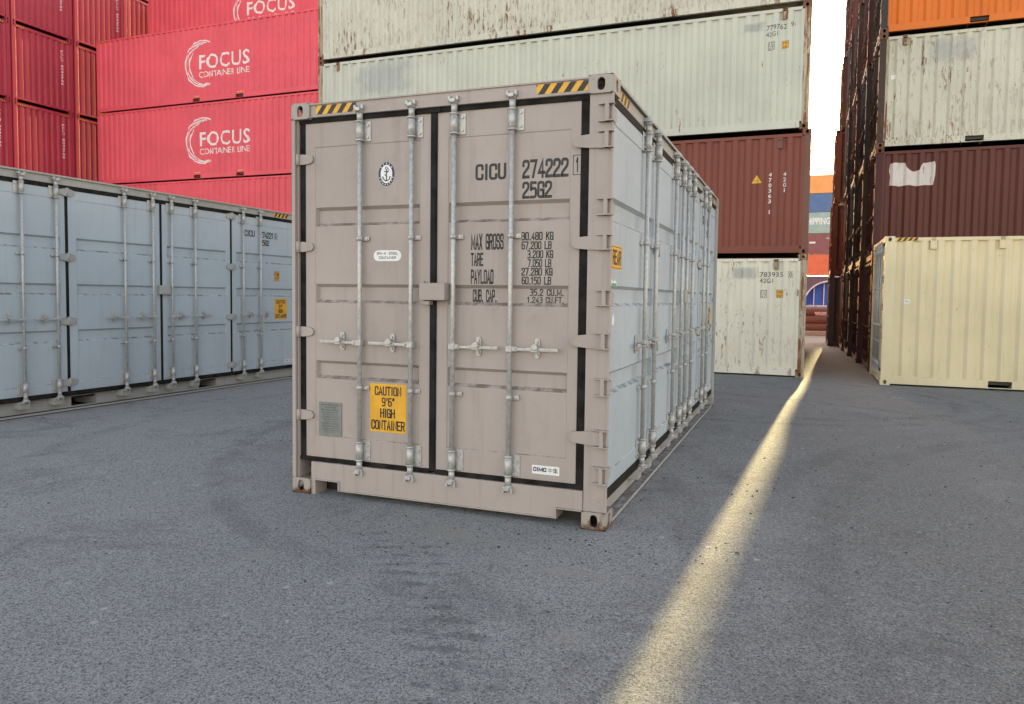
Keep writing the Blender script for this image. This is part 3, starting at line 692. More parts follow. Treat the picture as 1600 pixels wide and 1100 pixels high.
            decal('lettering', shapes_text('CIMC', 5.61, 5.70, .307, .335, .004) + shapes_text('中集', 5.715, 5.785, .305, .337), DS(so_), NAVY, st, .002)
    for a0, a1 in ((0.20, 0.555), (5.338, 5.691)):
        st = decal('hazard_stripe', rect(a0, a1, 2.797, 2.860), DS(0.028), YELLOW, root, .001)
        decal('black_bars', stripes(a0, a1, 2.797, 2.860, 4, 0.045), DS(0.028), BLACK, st, .002)
    # ---- rear end, left wall, roof
    put('rear_post', cached('rp1', lambda: (lambda mb: (mb.box(-0.11, -0.004, L - .15, L - .012, .118, HC - .118), mb.box(-0.02, -0.002, L - .012, L, .118, HC - .118), mb.mesh('rear_post'))[-1])(MB())), FRAMEG, root)
    put('rear_post', cached('rp2', lambda: (lambda mb: (mb.box(-2.434, -2.33, L - .15, L - .006, .118, HC - .118), mb.mesh('rear_post'))[-1])(MB())), FRAMEG, root)
    put('rear_panel', cached('rpan', lambda: corr_mesh('y', L - 0.05, -2.33, -0.11, .15, HC - .1, 0.25, 0.04, 1)), FRAMEG, root)
    put('rear_frame', cached('rfr', lambda: (lambda mb: (mb.box(-2.276, -0.162, L - .12, L - .01, .02, .16), mb.box(-2.276, -0.162, L - .12, L - .01, HC - .11, HC - .01), mb.mesh('rear_frame'))[-1])(MB())), FRAMEG, root)
    put('left_wall', cached('lwal', lambda: corr_mesh('x', -W + 0.012, 0.165, L - .165, .16, HC - .09, 0.278, 0.044, -1)), FRAMEG, root)
    put('left_rail', cached('lrail', lambda: (lambda mb: (mb.box(-2.436, -2.36, .178, L - .178, .02, .165), mb.box(-2.434, -2.37, .178, L - .178, HC - .09, HC - .02), mb.mesh('left_rail'))[-1])(MB())), FRAMEG, root)
    put('roof', cached('roof20', lambda: (lambda mb: (mb.box(-2.36, -0.10, .11, L - .12, HC - .03, HC - .012), mb.mesh('roof'))[-1])(MB())), FRAMEG, root)
    return root

def corr_breaks(a0, a1, per, slope):
    """trapezoid profile: list of (a, depth 0..1)"""
    n = max(1, round((a1 - a0) / per)); p = (a1 - a0) / n; f = (p - 2 * slope) / 2
    pts = []
    for i in range(n):
        s = a0 + i * p
        pts += [(s, 0), (s + f / 2, 0), (s + f / 2 + slope, 1), (s + f / 2 + slope + f, 1), (s + f / 2 + 2 * slope + f, 0)]
    pts.append((a1, 0))
    return pts
def corr_mesh(axis, pos, a0, a1, z0, z1, per, dep, out, slope=None):
    """corrugated sheet; outer flats on plane axis = pos, pressing inward; out = outward sign"""
    slope = slope if slope else (0.055 if per > 0.26 else 0.02)
    mb = MB(); pts = corr_breaks(a0, a1, per, slope); lo = []; hi = []
    for a, d in pts:
        c = pos - out * d * dep
        q = (c, a) if axis == 'x' else (a, c)
        lo.append(mb.bm.verts.new((*q, z0))); hi.append(mb.bm.verts.new((*q, z1)))
    for i in range(len(pts) - 1): mb.bm.faces.new((lo[i], lo[i + 1], hi[i + 1], hi[i]))
    me = mb.mesh('panel')
    return me
def depth_fn(a0, a1, per, dep, slope=0.055):
    pts = corr_breaks(a0, a1, per, slope)
    def f(a):
        if a <= pts[0][0] or a >= pts[-1][0]: return 0
        for (x0, d0), (x1, d1) in zip(pts, pts[1:]):
            if x0 <= a <= x1: return dep * (d0 + (d1 - d0) * (a - x0) / max(1e-9, x1 - x0))
        return 0
    return f, [p[0] for p in pts]

# ---------------------------------------------------------------- standard container
INS = 0.014
def std_container(loc, rz, L, H, mat, label, group, end='blind', postm=None, castm=None, name='shipping_container', pockets=None, endm=None, lugs=(), roofm=None, vis='both', zin=0.178):
    root = empty(name, loc, rz); tag(root, label, 'shipping container', group)
    postm = postm or mat; castm = castm or postm; endm = endm or mat
    add_castings(root, H, L, castm, castm)
    if end == 'doors': door_end(root, H, endm, endm, rodm=endm if endm in DARKS else GALV)
    else:
        put('end_panel', cached(('ep', H), lambda: corr_mesh('y', 0.03, -2.30, -0.138, .17, H - .13, 0.235, 0.045, -1, 0.05)), endm, root)
        put('end_rail', cached(('er', H), lambda: (lambda mb: (mb.box(-2.276, -.162, .02, .12, H - .135, H - .06, .004), mb.box(-2.276, -.162, .075, .2, H - .03, H - .008), mb.mesh('end_rail'))[-1])(MB())), endm, root)
        put('end_sill', cached(('es', H), lambda: (lambda mb: (mb.box(-2.276, -.162, .02, .12, .10, .172, .004), mb.mesh('end_sill'))[-1])(MB())), endm, root)
        for s in (0, 1):
            put('corner_post', cached(('cp', H, s), lambda: (lambda mb: (mb.box(-0.138, -0.004, 0.004, .14, .118, H - .118, .004) if s == 0 else mb.box(-W + .004, -2.30, .004, .14, .118, H - .118, .004), mb.mesh('corner_post'))[-1])(MB())), postm, root)
    for s in (0, 1):
        put('corner_post', cached(('cq', H, L, s), lambda: (lambda mb: (mb.box(-0.138, -0.004, L - .14, L - .004, .118, H - .118, .004) if s == 0 else mb.box(-W + .004, -2.30, L - .14, L - .004, .118, H - .118, .004), mb.mesh('corner_post'))[-1])(MB())), postm, root)
    if end == 'doors':
        for s in (0, 1):     # side cover of the door-end posts
            put('post_side', cached(('cs', H, s), lambda: (lambda mb: (mb.box(-0.03, -0.0035, 0.166 if H != HC else .0305, .205, .118, H - .118) if s == 0 else mb.box(-W + .0035, -W + .03, .166, .205, .118, H - .118), mb.mesh('post_side'))[-1])(MB())), postm, root)
    tg = .052 if H == HS else 0
    for s, ps, out in ((0, -INS, 1), (1, -W + INS, -1)):
        put('side_panel', cached(('sp', H, L, s), lambda: corr_mesh('x', ps, .14, L - .14, .168, H - .085 - (.05 if H == HS else 0), 0.278, 0.044, out)), mat, root)
        xr = (-0.075, -0.002) if s == 0 else (-W + .002, -W + .075)
        put('top_rail', cached(('tr', H, L, s), lambda: (lambda mb: (mb.box(xr[0], xr[1] - .008 if s == 0 else xr[1], .178, L - .178, H - .096 - tg, H - .030 - tg, .003) if s == 0 else mb.box(xr[0] + .008, xr[1], .178, L - .178, H - .096 - tg, H - .030 - tg, .003), mb.mesh('top_rail'))[-1])(MB())), mat, root)
        def br():
            mb = MB(); segs = []; a = .178
            for p0, p1 in (pockets or ()):
                segs.append((a, p0)); a = p1
                mb.box(xr[0], xr[1], p0, p1, .172, .185); mb.box(xr[0], xr[1], p0, p1, .035, .048)
                ih = -.5 if s == 0 else -W + .5
                for w in (p0 - .008, p1): mb.box(min(xr[0], ih), max(xr[0], ih), w, w + .008, .048, .172)
            segs.append((a, L - .178))
            for p0, p1 in segs: mb.box(xr[0], xr[1], p0, p1, .035, .185)
            return mb.mesh('bottom_rail')
        put('bottom_rail', cached(('br', H, L, s, str(pockets)), br), mat, root)
    put('roof', cached(('rf', H, L), lambda: (lambda mb: (mb.box(-W + .06, -.06, .06, L - .06, H - .045 - tg, H - .028 - tg), mb.mesh('roof'))[-1])(MB())), roofm or mat, root)
    put('floor', cached(('fl', H, L), lambda: (lambda mb: (mb.box(-W + .076, -.076, .12, L - .12, .10, .16), mb.mesh('floor'))[-1])(MB())), BLACK, root)
    put('end_wall', cached(('ew', H, L), lambda: corr_mesh('y', L - .03, -2.30, -.138, .02, H - .02, .235, .045, 1, .02)), mat, root)
    for (face, a, z) in lugs:
        def lg():
            mb = MB()
            x = -INS + .004 if face == 'R' else -W + INS - .004; q = 1 if face == 'R' else -1
            mb.box(min(x, x - q * .03), max(x, x - q * .03) , a - .055, a + .055, z - .11, z + .11)
            for s in (-1, 1): mb.box(min(x, x + q * .008), max(x, x + q * .008), a + s * .046 - .009, a + s * .046 + .009, z - .11, z + .11)
            mb.box(min(x, x + q * .010), max(x, x + q * .010), a - .034, a + .034, z - .11, z - .05); mb.cyl((x + q * .012, a - .037, z + .07), (x + q * .012, a + .037, z + .07), .008, 8)
            return mb.mesh('lashing_fitting')
        put('lashing_fitting', cached(('lg', face, a, z), lg), postm, root)
    return root
def side_depth(L, shift=0.0): return depth_fn(.14, L - .14, .278, .044)
def D_R(x0=INS): return lambda a, d, z: Vector((-x0 - d, a, z))                 # a = local y
def D_L(x0=INS): return lambda a, d, z: Vector((-W + x0 + d, -a, z))            # a = -local y
def cdecal(name, shapes, root, L, face, mat, off=.0015, label=None):
    f, br = side_depth(L)
    if face == 'R': return decal(name, shapes, D_R(), mat, root, off, br, f, label)
    return decal(name, shapes, D_L(), mat, root, off, [-b for b in br], lambda a: f(-a), label)

def faded(name, col, alpha):
    """worn overpainted patch: uneven soft-edged film of thinner paint"""
    m, nt, b = new_mat(name); tc = N(nt, 'ShaderNodeTexCoord'); geo = N(nt, 'ShaderNodeNewGeometry')
    mp = N(nt, 'ShaderNodeMapping'); mp.inputs[1].default_value = (-1, -1, -1); mp.inputs[3].default_value = (2, 2, 2); nt.links.new(tc.outputs['Generated'], mp.inputs[0])
    sx = N(nt, 'ShaderNodeSeparateXYZ'); nt.links.new(mp.outputs[0], sx.inputs[0])
    d = mth(nt, 'MAXIMUM', mth(nt, 'ABSOLUTE', sx.outputs[1]), mth(nt, 'ABSOLUTE', sx.outputs[2]))
    n = noise_tex(nt, geo.outputs['Position'], 3.0, 5, .6)
    v = mth(nt, 'ADD', d, mth(nt, 'MULTIPLY', mth(nt, 'SUBTRACT', n, .5), 1.3))
    a = mth(nt, 'MULTIPLY', ramp(nt, v, .35, 1.0, 1, 0), alpha)
    b.inputs['Base Color'].default_value = (*col, 1); b.inputs['Roughness'].default_value = .6
    nt.links.new(a, b.inputs['Alpha'])
    return m

# paints for the stacks
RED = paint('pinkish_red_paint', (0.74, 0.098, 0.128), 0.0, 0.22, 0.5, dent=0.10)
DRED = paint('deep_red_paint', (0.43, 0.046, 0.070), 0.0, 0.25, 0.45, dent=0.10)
WHT1 = paint('weathered_white_paint', (0.52, 0.525, 0.455), 0.5, 0.12, 0.55)
WHT2 = paint('rust_streaked_white_paint', (0.55, 0.54, 0.45), 1.15, 0.15, 0.55)
WHT3 = paint('cream_white_paint', (0.70, 0.66, 0.545), 0.9, 0.15, 0.55)
POSTR = paint('rusty_cream_post', (0.44, 0.38, 0.28), 2.2, 0.5, 0.65)
BRN = paint('brown_oxide_paint', (0.185, 0.052, 0.036), 0.3, 0.3, 0.5)
BRN2 = paint('dark_brown_oxide_paint', (0.10, 0.028, 0.022), 0.2, 0.3, 0.5)
BRNP = paint('worn_brown_post', (0.16, 0.08, 0.06), 1.6, 0.5, 0.6)
ORG = paint('orange_paint', (0.68, 0.17, 0.022), 0.35, 0.25, 0.5)
CREAM = paint('clean_cream_paint', (0.68, 0.585, 0.375), 0.12, 0.22, 0.45, dent=0.12)
DARKS = [paint('dark_rust_brown_paint', (0.085, 0.030, 0.024), 0.8, 0.4, .6), paint('dark_maroon_paint', (0.07, 0.022, 0.022), 0.6, 0.4, .6),
         paint('dark_slate_paint', (0.045, 0.040, 0.045), 0.8, 0.4, .6), paint('dark_umber_paint', (0.06, 0.036, 0.028), 1.0, 0.4, .6)]
GHOST = faded('faded_grey_overpaint', (0.40, 0.42, 0.42), 0.38)
GHOSTB = faded('faded_bluish_overpaint', (0.47, 0.50, 0.54), 0.33)

# ---------------------------------------------------------------- ground
FOOT = [((-3.6, -1.15, 4.4, 10.6), .060), ((-11.1, -8.4, 4.7, 10.9), .066), ((-12.3, -.05, 16.3, 18.9), -.064), ((1.2, 7.6, 18.7, 31.3), -.088),
        ((1.3, 7.5, 15.7, 18.2), -.070), ((-27.3, -2.7, 21.8, 24.5), .06), ((-41, -27.9, 16.4, 29), -.0), ((-10, 12, 36, 60), -.09), ((-2, 2, -4, 2), 0.06), ((-20, 20, 100, 130), -.09)]
def gh(x, y):
    s = w = 0
    for (x0, x1, y0, y1), z in FOOT:
        dx = max(x0 - x, 0, x - x1); dy = max(y0 - y, 0, y - y1); d = math.hypot(dx, dy)
        if d < 0.05: return z
        k = 1 / d ** 2.5; s += k * z; w += k
    return s / w
def build_ground():
    xs = []; ys = []
    v = -44.0
    while v < 22: xs.append(v); v += 0.5 if -12.5 < v < 8.5 else 1.0
    v = -8.0
    while v < 62: ys.append(v); v += 0.5 if v < 34 else 1.5
    xs = [-1200, -400, -120] + xs + [60, 150, 400, 1200]; ys = [-600, -200, -60, -20] + ys + [90, 140, 260, 600, 1500]
    bm = bmesh.new(); G = [[bm.verts.new((x, y, gh(x, y) if abs(x) < 100 and abs(y) < 140 else -.05)) for x in xs] for y in ys]
    for j in range(len(ys) - 1):
        for i in range(len(xs) - 1):
            f = bm.faces.new((G[j][i], G[j][i + 1], G[j + 1][i + 1], G[j + 1][i])); f.smooth = True
    me = bpy.data.meshes.new('ground'); bm.to_mesh(me); bm.free()
    m, nt, b = new_mat('asphalt')
    geo = N(nt, 'ShaderNodeNewGeometry'); P = geo.outputs['Position']
    grain = noise_tex(nt, P, 130, 4, .75); grain2 = noise_tex(nt, P, 45, 3, .6); mid = noise_tex(nt, P, 4.5, 7, .68); big = noise_tex(nt, P, .55, 4, .55)
    sx0 = N(nt, 'ShaderNodeSeparateXYZ'); nt.links.new(P, sx0.inputs[0])
    c = mixc(nt, ramp(nt, big, .35, .68), (.375, .372, .358), (.43, .42, .40))
    c = mixc(nt, mth(nt, 'MULTIPLY', ramp(nt, mid, .42, .72), .5), c, (.44, .44, .43))
    c = mixc(nt, ramp(nt, grain, .50, .66, .0, .9), c, (.62, .625, .63))
    c = mixc(nt, ramp(nt, grain, .50, .36, .0, .9), c, (.080, .082, .086))
    right_shade = ramp(nt, mth(nt, 'ADD', sx0.outputs[0], mth(nt, 'ADD', mth(nt, 'MULTIPLY', sx0.outputs[1], .22), mth(nt, 'MULTIPLY', big, 3.0))), .9, 3.4)
    c = mixc(nt, mth(nt, 'MULTIPLY', right_shade, .48), c, (.135, .135, .128))  # shade of the right and far ground mixed into the asphalt colour
    blot = noise_tex(nt, P, 1.1, 8, .74, dist=.5)
    c = mixc(nt, ramp(nt, blot, .50, .66, 0, .38), c, (.15, .15, .148)); c = mixc(nt, ramp(nt, blot, .45, .33, 0, .30), c, (.40, .395, .38))
    pale = mth(nt, 'MULTIPLY', ramp(nt, noise_tex(nt, P, 2.6, 6, .7, dist=.4), .62, .72), ramp(nt, grain2, .4, .6))
    c = mixc(nt, mth(nt, 'MULTIPLY', pale, .55), c, (.46, .44, .40))
    dark = mth(nt, 'MULTIPLY', ramp(nt, noise_tex(nt, P, 1.3, 7, .7, dist=.8), .60, .72), .5)
    c = mixc(nt, dark, c, (.16, .163, .167))
    g3 = noise_tex(nt, P, 62, 3, .8)
    c = mixc(nt, ramp(nt, g3, .56, .68, 0, .75), c, (.58, .57, .55)); c = mixc(nt, ramp(nt, g3, .46, .36, 0, .75), c, (.10, .10, .10))
    for vs, th, col_ in ((21, .13, (.07, .07, .07)), (17, .11, (.55, .54, .50))):
        v2 = N(nt, 'ShaderNodeTexVoronoi'); v2.inputs['Scale'].default_value = vs; nt.links.new(P, v2.inputs['Vector'])
        c = mixc(nt, mth(nt, 'MULTIPLY', ramp(nt, v2.outputs['Distance'], th, th * .5), ramp(nt, noise_tex(nt, P, 3.1, 3, .6), .50, .60, 0, .8)), c, col_)
    vo = N(nt, 'ShaderNodeTexVoronoi'); vo.inputs['Scale'].default_value = 5.5; nt.links.new(P, vo.inputs['Vector'])
    sp = mth(nt, 'MULTIPLY', ramp(nt, vo.outputs['Distance'], .13, .06), ramp(nt, noise_tex(nt, P, 9, 2, .5), .54, .58))
    c = mixc(nt, mth(nt, 'MULTIPLY', sp, .85), c, (.60, .59, .55))
    # tyre marks: worn rubber arcs
    sx = N(nt, 'ShaderNodeSeparateXYZ'); nt.links.new(P, sx.inputs[0])
    tr = None
    for (ox, oy, rr, wd, am, fr, qx, qy, qr) in ((-6.56, -.7, 6.2, .26, 1.0, 265, -1.75, 3.15, 1.5), (-6.1, 3.3, 6.66, .18, .45, 300, .5, 4.2, 1.2)):
        dx = mth(nt, 'SUBTRACT', sx.outputs[0], ox); dy = mth(nt, 'SUBTRACT', sx.outputs[1], oy)
        d = mth(nt, 'SQRT', mth(nt, 'ADD', mth(nt, 'MULTIPLY', dx, dx), mth(nt, 'MULTIPLY', dy, dy)))
        off = mth(nt, 'SUBTRACT', mth(nt, 'ADD', d, mth(nt, 'MULTIPLY', big, .12)), rr + .06)
        ang = mth(nt, 'ARCTAN2', dy, dx)
        w = mth(nt, 'SINE', mth(nt, 'ADD', mth(nt, 'MULTIPLY', ang, fr), mth(nt, 'ADD', mth(nt, 'MULTIPLY', off, 14.0), mth(nt, 'MULTIPLY', mid, 9.0))))
        q = mth(nt, 'MULTIPLY', ramp(nt, mth(nt, 'ABSOLUTE', off), wd, wd * .5), ramp(nt, w, -.1, .7))
        ex = mth(nt, 'SUBTRACT', sx.outputs[0], qx); ey = mth(nt, 'SUBTRACT', sx.outputs[1], qy)
        ed = mth(nt, 'SQRT', mth(nt, 'ADD', mth(nt, 'MULTIPLY', ex, ex), mth(nt, 'MULTIPLY', ey, ey)))
        q = mth(nt, 'MULTIPLY', mth(nt, 'MULTIPLY', q, am), ramp(nt, ed, qr, qr * .45))
        tr = q if tr is None else mth(nt, 'MAXIMUM', tr, q)
    tr = mth(nt, 'MULTIPLY', tr, ramp(nt, noise_tex(nt, P, 6.5, 6, .7), .40, .58), clamp=True)
    c = mixc(nt, mth(nt, 'MULTIPLY', tr, .55), c, (.14, .143, .147))
    for (ox, oy, rx, ry, am) in ((-2.02, 4.02, .30, .22, .8), (-1.15, 3.75, .5, .07, .5), (-2.9, 3.3, .12, .08, .6), (-4.2, 5.6, .7, .4, .3), (-.95, 3.0, .16, .07, .45)):
        dx = mth(nt, 'DIVIDE', mth(nt, 'SUBTRACT', sx.outputs[0], ox), rx); dy = mth(nt, 'DIVIDE', mth(nt, 'SUBTRACT', sx.outputs[1], oy), ry)
        d = mth(nt, 'ADD', mth(nt, 'ADD', mth(nt, 'MULTIPLY', dx, dx), mth(nt, 'MULTIPLY', dy, dy)), mth(nt, 'MULTIPLY', mth(nt, 'SUBTRACT', noise_tex(nt, P, 7, 8, .78), .5), 7.5))
        c = mixc(nt, mth(nt, 'MULTIPLY', ramp(nt, d, 1.2, -.2), am), c, (.40, .38, .34))
    tot = None
    for (ox, oy, rr, wd, am) in ((-1.2, 7.6, 4.6, .14, .42), (-1.1, 7.7, 6.4, .15, .35), (7.2, 4.6, 7.25, .16, .42), (7.2, 4.6, 7.72, .13, .3), (-7.5, 3.2, 7.2, .18, .45), (-7.5, 3.2, 7.75, .15, .28), (-.9, 12.9, 3.3, .16, .6), (-.9, 12.9, 3.75, .12, .45)):
        dx = mth(nt, 'SUBTRACT', sx.outputs[0], ox); dy = mth(nt, 'SUBTRACT', sx.outputs[1], oy)
        d = mth(nt, 'SQRT', mth(nt, 'ADD', mth(nt, 'MULTIPLY', dx, dx), mth(nt, 'MULTIPLY', dy, dy)))
        d = mth(nt, 'ADD', d, mth(nt, 'MULTIPLY', big, .35))
        q = ramp(nt, mth(nt, 'ABSOLUTE', mth(nt, 'SUBTRACT', d, rr)), wd, wd * .4)
        q = mth(nt, 'MULTIPLY', q, am)
        tot = q if tot is None else mth(nt, 'MAXIMUM', tot, q)
    tot = mth(nt, 'MULTIPLY', tot, ramp(nt, noise_tex(nt, P, 1.7, 5, .7), .38, .62), clamp=True)
    c = mixc(nt, mth(nt,'MULTIPLY',tot,.6), c, (.11, .11, .112))
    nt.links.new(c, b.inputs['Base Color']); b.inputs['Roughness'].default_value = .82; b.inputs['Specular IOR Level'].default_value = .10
    bp = N(nt, 'ShaderNodeBump'); bp.inputs['Strength'].default_value = 1.0; bp.inputs['Distance'].default_value = .020
    h = mth(nt, 'ADD', mth(nt, 'MULTIPLY', grain, 1.0), mth(nt, 'MULTIPLY', grain2, .9))
    nt.links.new(h, bp.inputs['Height'])
    bp2 = N(nt, 'ShaderNodeBump'); bp2.inputs['Strength'].default_value = .5; bp2.inputs['Distance'].default_value = .03
    nt.links.new(mid, bp2.inputs['Height']); nt.links.new(bp2.outputs[0], bp.inputs['Normal']); nt.links.new(bp.outputs[0], b.inputs['Normal'])
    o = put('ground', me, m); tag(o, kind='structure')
build_ground()

def gravel():
    mb = MB(); rnd = random.Random(3)
    def stone(x, y, s):
        z = gh(x, y); r = bmesh.ops.create_icosphere(mb.bm, subdivisions=1, radius=1)
        sc = (s * rnd.uniform(.7, 1.4), s * rnd.uniform(.7, 1.4), s * rnd.uniform(.35, .7)); an = rnd.uniform(0, 6.28); ca, sa = math.cos(an), math.sin(an)
        for v in r['verts']:
            p = v.co * rnd.uniform(.75, 1.15); px, py = p.x * sc[0], p.y * sc[1]
            v.co = Vector((x + px * ca - py * sa, y + px * sa + py * ca, z + p.z * sc[2] + sc[2] * .3))
    for _ in range(1500):
        x, y = rnd.uniform(-9, 6), rnd.uniform(1.8, 16); stone(x, y, rnd.choice((.003, .004, .005, .006, .008)) * (1 + y * .04))
    for cx_, cy_, sp, n in ((-4.6, 6.3, .55, 170), (-.9, 4.35, .35, 70), (-2.2, 3.9, .5, 90), (-5.5, 7.3, .9, 110), (-1.0, 6.0, .5, 60), (-1.0, 8.0, .5, 50), (.7, 6.5, .8, 50)):
        for _ in range(n): stone(rnd.gauss(cx_, sp), rnd.gauss(cy_, sp * .7), rnd.choice((.003, .004, .006, .007, .011)))
    o = put('gravel', mb.mesh('gravel'), plain('gravel_stone', (.09, .088, .085), .85, 0, .5, 30)); tag(o, 'loose dark grit and small stones on the asphalt', 'gravel', kind='stuff')
gravel()

# ---------------------------------------------------------------- the two side-door containers
open_side_container((-1.157, 4.484, .060), .0046, label='warm grey container in the centre, its double doors facing the camera with black lettering')
open_side_container((-8.64 + math.sin(.0137) * 8.04, -3.298 + 8.065, .066), -.0137, endm=FRAMEG, number='274221', check='6',
                    label='grey container at the left with four pale blue-grey side doors facing the lane')

# ---------------------------------------------------------------- white and brown stack behind
WS = 'containers stacked behind the centre container'
wx, wy, wz = -.078, 16.363 + W, -.064
def white_box(i, mat, label=None, post=None, cast=None, **k):
    return std_container((wx + k.pop('dx', 0), wy, wz + i * HS), R(90), L40, HS, mat, label, WS, postm=post, castm=cast or post, **k)
c1 = white_box(0, WHT3, dx=.075, label= 'cream-white rust-spotted container on the ground, lowest of the stack behind the centre one', post=POSTR, lugs=(('L', .62, 2.38),))
c2 = white_box(1, BRN, dx=.075, label= 'brown-red container with yellow triangle sticker, second level behind the centre container', post=BRNP, cast=BRNP, lugs=(('L', .62, 2.33),))
c3 = white_box(2, WHT1, 'off-white container with black number in its upper right corner, third level up', POSTR, BRNP, lugs=(('L', .52, 2.40), ('L', L40 - .62, 2.40)))
c4 = white_box(3, WHT2, 'off-white container with many brown rust runs, top of the stack behind the centre', POSTR, BRNP)
for q in range(3):
    for i in range(3):
        std_container((-.13 - .02 * i, wy + (q + 1) * 2.49, wz + i * HS), R(90), L40, HS, (BRN, WHT3, BRN2)[(q + i) % 3], f'container in the {("first", "second", "third")[q]} row hidden behind the white stack, {("lowest", "middle", "top")[i]}', 'rows hidden behind the white stack', postm=BRNP)
K = lambda z, i: z - wz - i * HS
cdecal('lettering', shapes_text('779762', -.879, -.485, K(7.215, 2), K(7.322, 2), .0) + shapes_text('9', -.398, -.345, K(7.235, 2), K(7.335, 2)) + shapes_text('42G1', -.885, -.655, K(7.085, 2), K(7.18, 2), .0), c3, L40, 'L', BLACK)
g = cdecal('label_box', frame(-.843, -.711, K(6.801, 2), K(6.973, 2), .008) + rect(-.835, -.72, K(6.883, 2), K(6.890, 2)) + shapes_text('I C', -.825, -.73, K(6.90, 2), K(6.955, 2), .004) + shapes_text('6 7', -.82, -.735, K(6.815, 2), K(6.870, 2), .004), c3, L40, 'L', BLACK)
g = cdecal('height_label', rect(-.566, -.434, K(6.811, 2), K(6.968, 2)), c3, L40, 'L', YELLOW)
cdecal('lettering', frame(-.566, -.434, K(6.811, 2), K(6.968, 2), .006) + shapes_text('2.9m', -.552, -.448, K(6.90, 2), K(6.95, 2), .01) + shapes_text("8'6\"", -.545, -.455, K(6.825, 2), K(6.875, 2), .01), c3, L40, 'L', BLACK, .003)
cdecal('faded_patch', rect(-1.45, -.86, K(7.18, 2), K(7.42, 2)), c3, L40, 'L', GHOST, .001)
cdecal('faded_patch', rect(-11.3, -9.2, K(6.55, 2), K(7.60, 2)), c3, L40, 'L', GHOSTB, .001)
st = cdecal('warning_triangle', [[(-1.195, K(4.030, 1)), (-.945, K(4.030, 1)), (-1.07, K(4.240, 1))]], c2, L40, 'L', BLACK, .001)
cdecal('triangle_face', [[(-1.178, K(4.041, 1)), (-.962, K(4.041, 1)), (-1.07, K(4.222, 1))]], c2, L40, 'L', YELLOW, .002)
cdecal('lettering', shapes_text('CAUTION', -1.12, -1.02, K(4.10, 1), K(4.115, 1), .004) + shapes_text('NON-STANDARD', -1.14, -1.0, K(4.07, 1), K(4.083, 1), .004), c2, L40, 'L', BLACK, .003)
sh = []
for i, ch in enumerate('470363 1'):
    if ch != ' ': sh += shapes_text(ch, -.825 if ch != '1' else -.805, -.765 if ch != '1' else -.785, K(4.255 - i * .112 - .085, 1), K(4.255 - i * .112, 1), .02)
for i, ch in enumerate('42G1'): sh += shapes_text(ch, -.535 if ch != '1' else -.515, -.475 if ch != '1' else -.495, K(4.255 - i * .112 - .085, 1), K(4.255 - i * .112, 1), .02)
cdecal('lettering', sh, c2, L40, 'L', WLET)
cdecal('lettering', shapes_text('783935', -.945, -.478, K(2.055, 0), K(2.155, 0), .0) + shapes_text('0', -.352, -.300, K(2.055, 0), K(2.155, 0)) + frame(-.375, -.280, K(2.035, 0), K(2.175, 0), .006) + shapes_text('42G1', -.945, -.675, K(1.925, 0), K(2.02, 0), .0), c1, L40, 'L', BLACK)
cdecal('label_box', frame(-.925, -.795, K(1.609, 0), K(1.771, 0), .008) + rect(-.918, -.80, K(1.686, 0), K(1.693, 0)) + shapes_text('I C', -.905, -.812, K(1.705, 0), K(1.755, 0), .004) + shapes_text('6 7', -.90, -.815, K(1.622, 0), K(1.672, 0), .004), c1, L40, 'L', BLACK)
cdecal('height_label', rect(-.60, -.469, K(1.613, 0), K(1.781, 0)), c1, L40, 'L', YELLOW)
cdecal('lettering', frame(-.60, -.469, K(1.613, 0), K(1.781, 0), .006) + shapes_text('2.6m', -.585, -.484, K(1.71, 0), K(1.76, 0), .01) + shapes_text("8'6\"", -.58, -.49, K(1.628, 0), K(1.678, 0), .01), c1, L40, 'L', BLACK, .003)
cdecal('faded_patch', rect(-1.60, -.95, K(1.98, 0), K(2.28, 0)), c1, L40, 'L', GHOST, .001)
cdecal('paper_label', rect(-11.80, -11.70, K(6.20, 2), K(6.34, 2)), c3, L40, 'L', WHITE)

# ---------------------------------------------------------------- right stack and its long wall of ends
RS = 'containers stacked along the right side of the gap'
PK = ((1.79, 2.155), (3.90, 4.265))
LV = ['on the ground', 'second level', 'third level', 'fourth level', 'fifth level']
def right_box(x, y, i, H, mat, label, **k): return std_container((x, y, -.088 + i * HS), R(-90), L20, H, mat, label, RS, end='doors', **k)
right_box(1.387, 18.81, 0, HS, BRN2, 'brown container on the ground behind the cream container, mostly hidden', endm=DARKS[0])
r2_ = right_box(1.387, 18.81, 1, HS, BRN2, 'dark brown container with a scraped white patch, right above the cream container', endm=DARKS[1], pockets=PK)
r3_ = right_box(1.387, 18.81, 2, HS, WHT2, 'rusty off-white container between the brown and the orange one at right', endm=DARKS[3], postm=POSTR, castm=BRNP, pockets=PK, lugs=(('R', .53, 2.41), ('R', L20 - .53, 2.41)))
r4_ = right_box(1.387, 18.81, 3, HS, ORG, 'orange container at the top right, above the rusty off-white one', endm=DARKS[2], castm=BRNP, pockets=PK)
rng = random.Random(5)
P0 = [(.32, .10), (.42, .12), (.62, .11), (.66, .0), (.72, -.06), (.80, -.10), (.92, -.07), (.95, .02), (.99, .08), (1.22, .11), (1.24, .03), (1.235, -.2), (1.20, -.42), (1.05, -.41), (.9, -.43), (.72, -.40), (.5, -.42), (.31, -.39), (.325, -.2), (.30, -.05)]
zp = lambda z: z + .088 - HS
cdecal('worn_white_patch', [[(a, zp(4.63 + b)) for a, b in P0]], r2_, L20, 'R', paint('scraped_white_paint', (.62, .57, .54), .9, .6, .6, rcol=(.16, .06, .05)), .001)
cdecal('faded_patch', rect(.80, 2.15, 7.467 + .088 - 2 * HS - .62, 7.467 + .088 - 2 * HS + .02), r3_, L20, 'R', GHOSTB, .001)
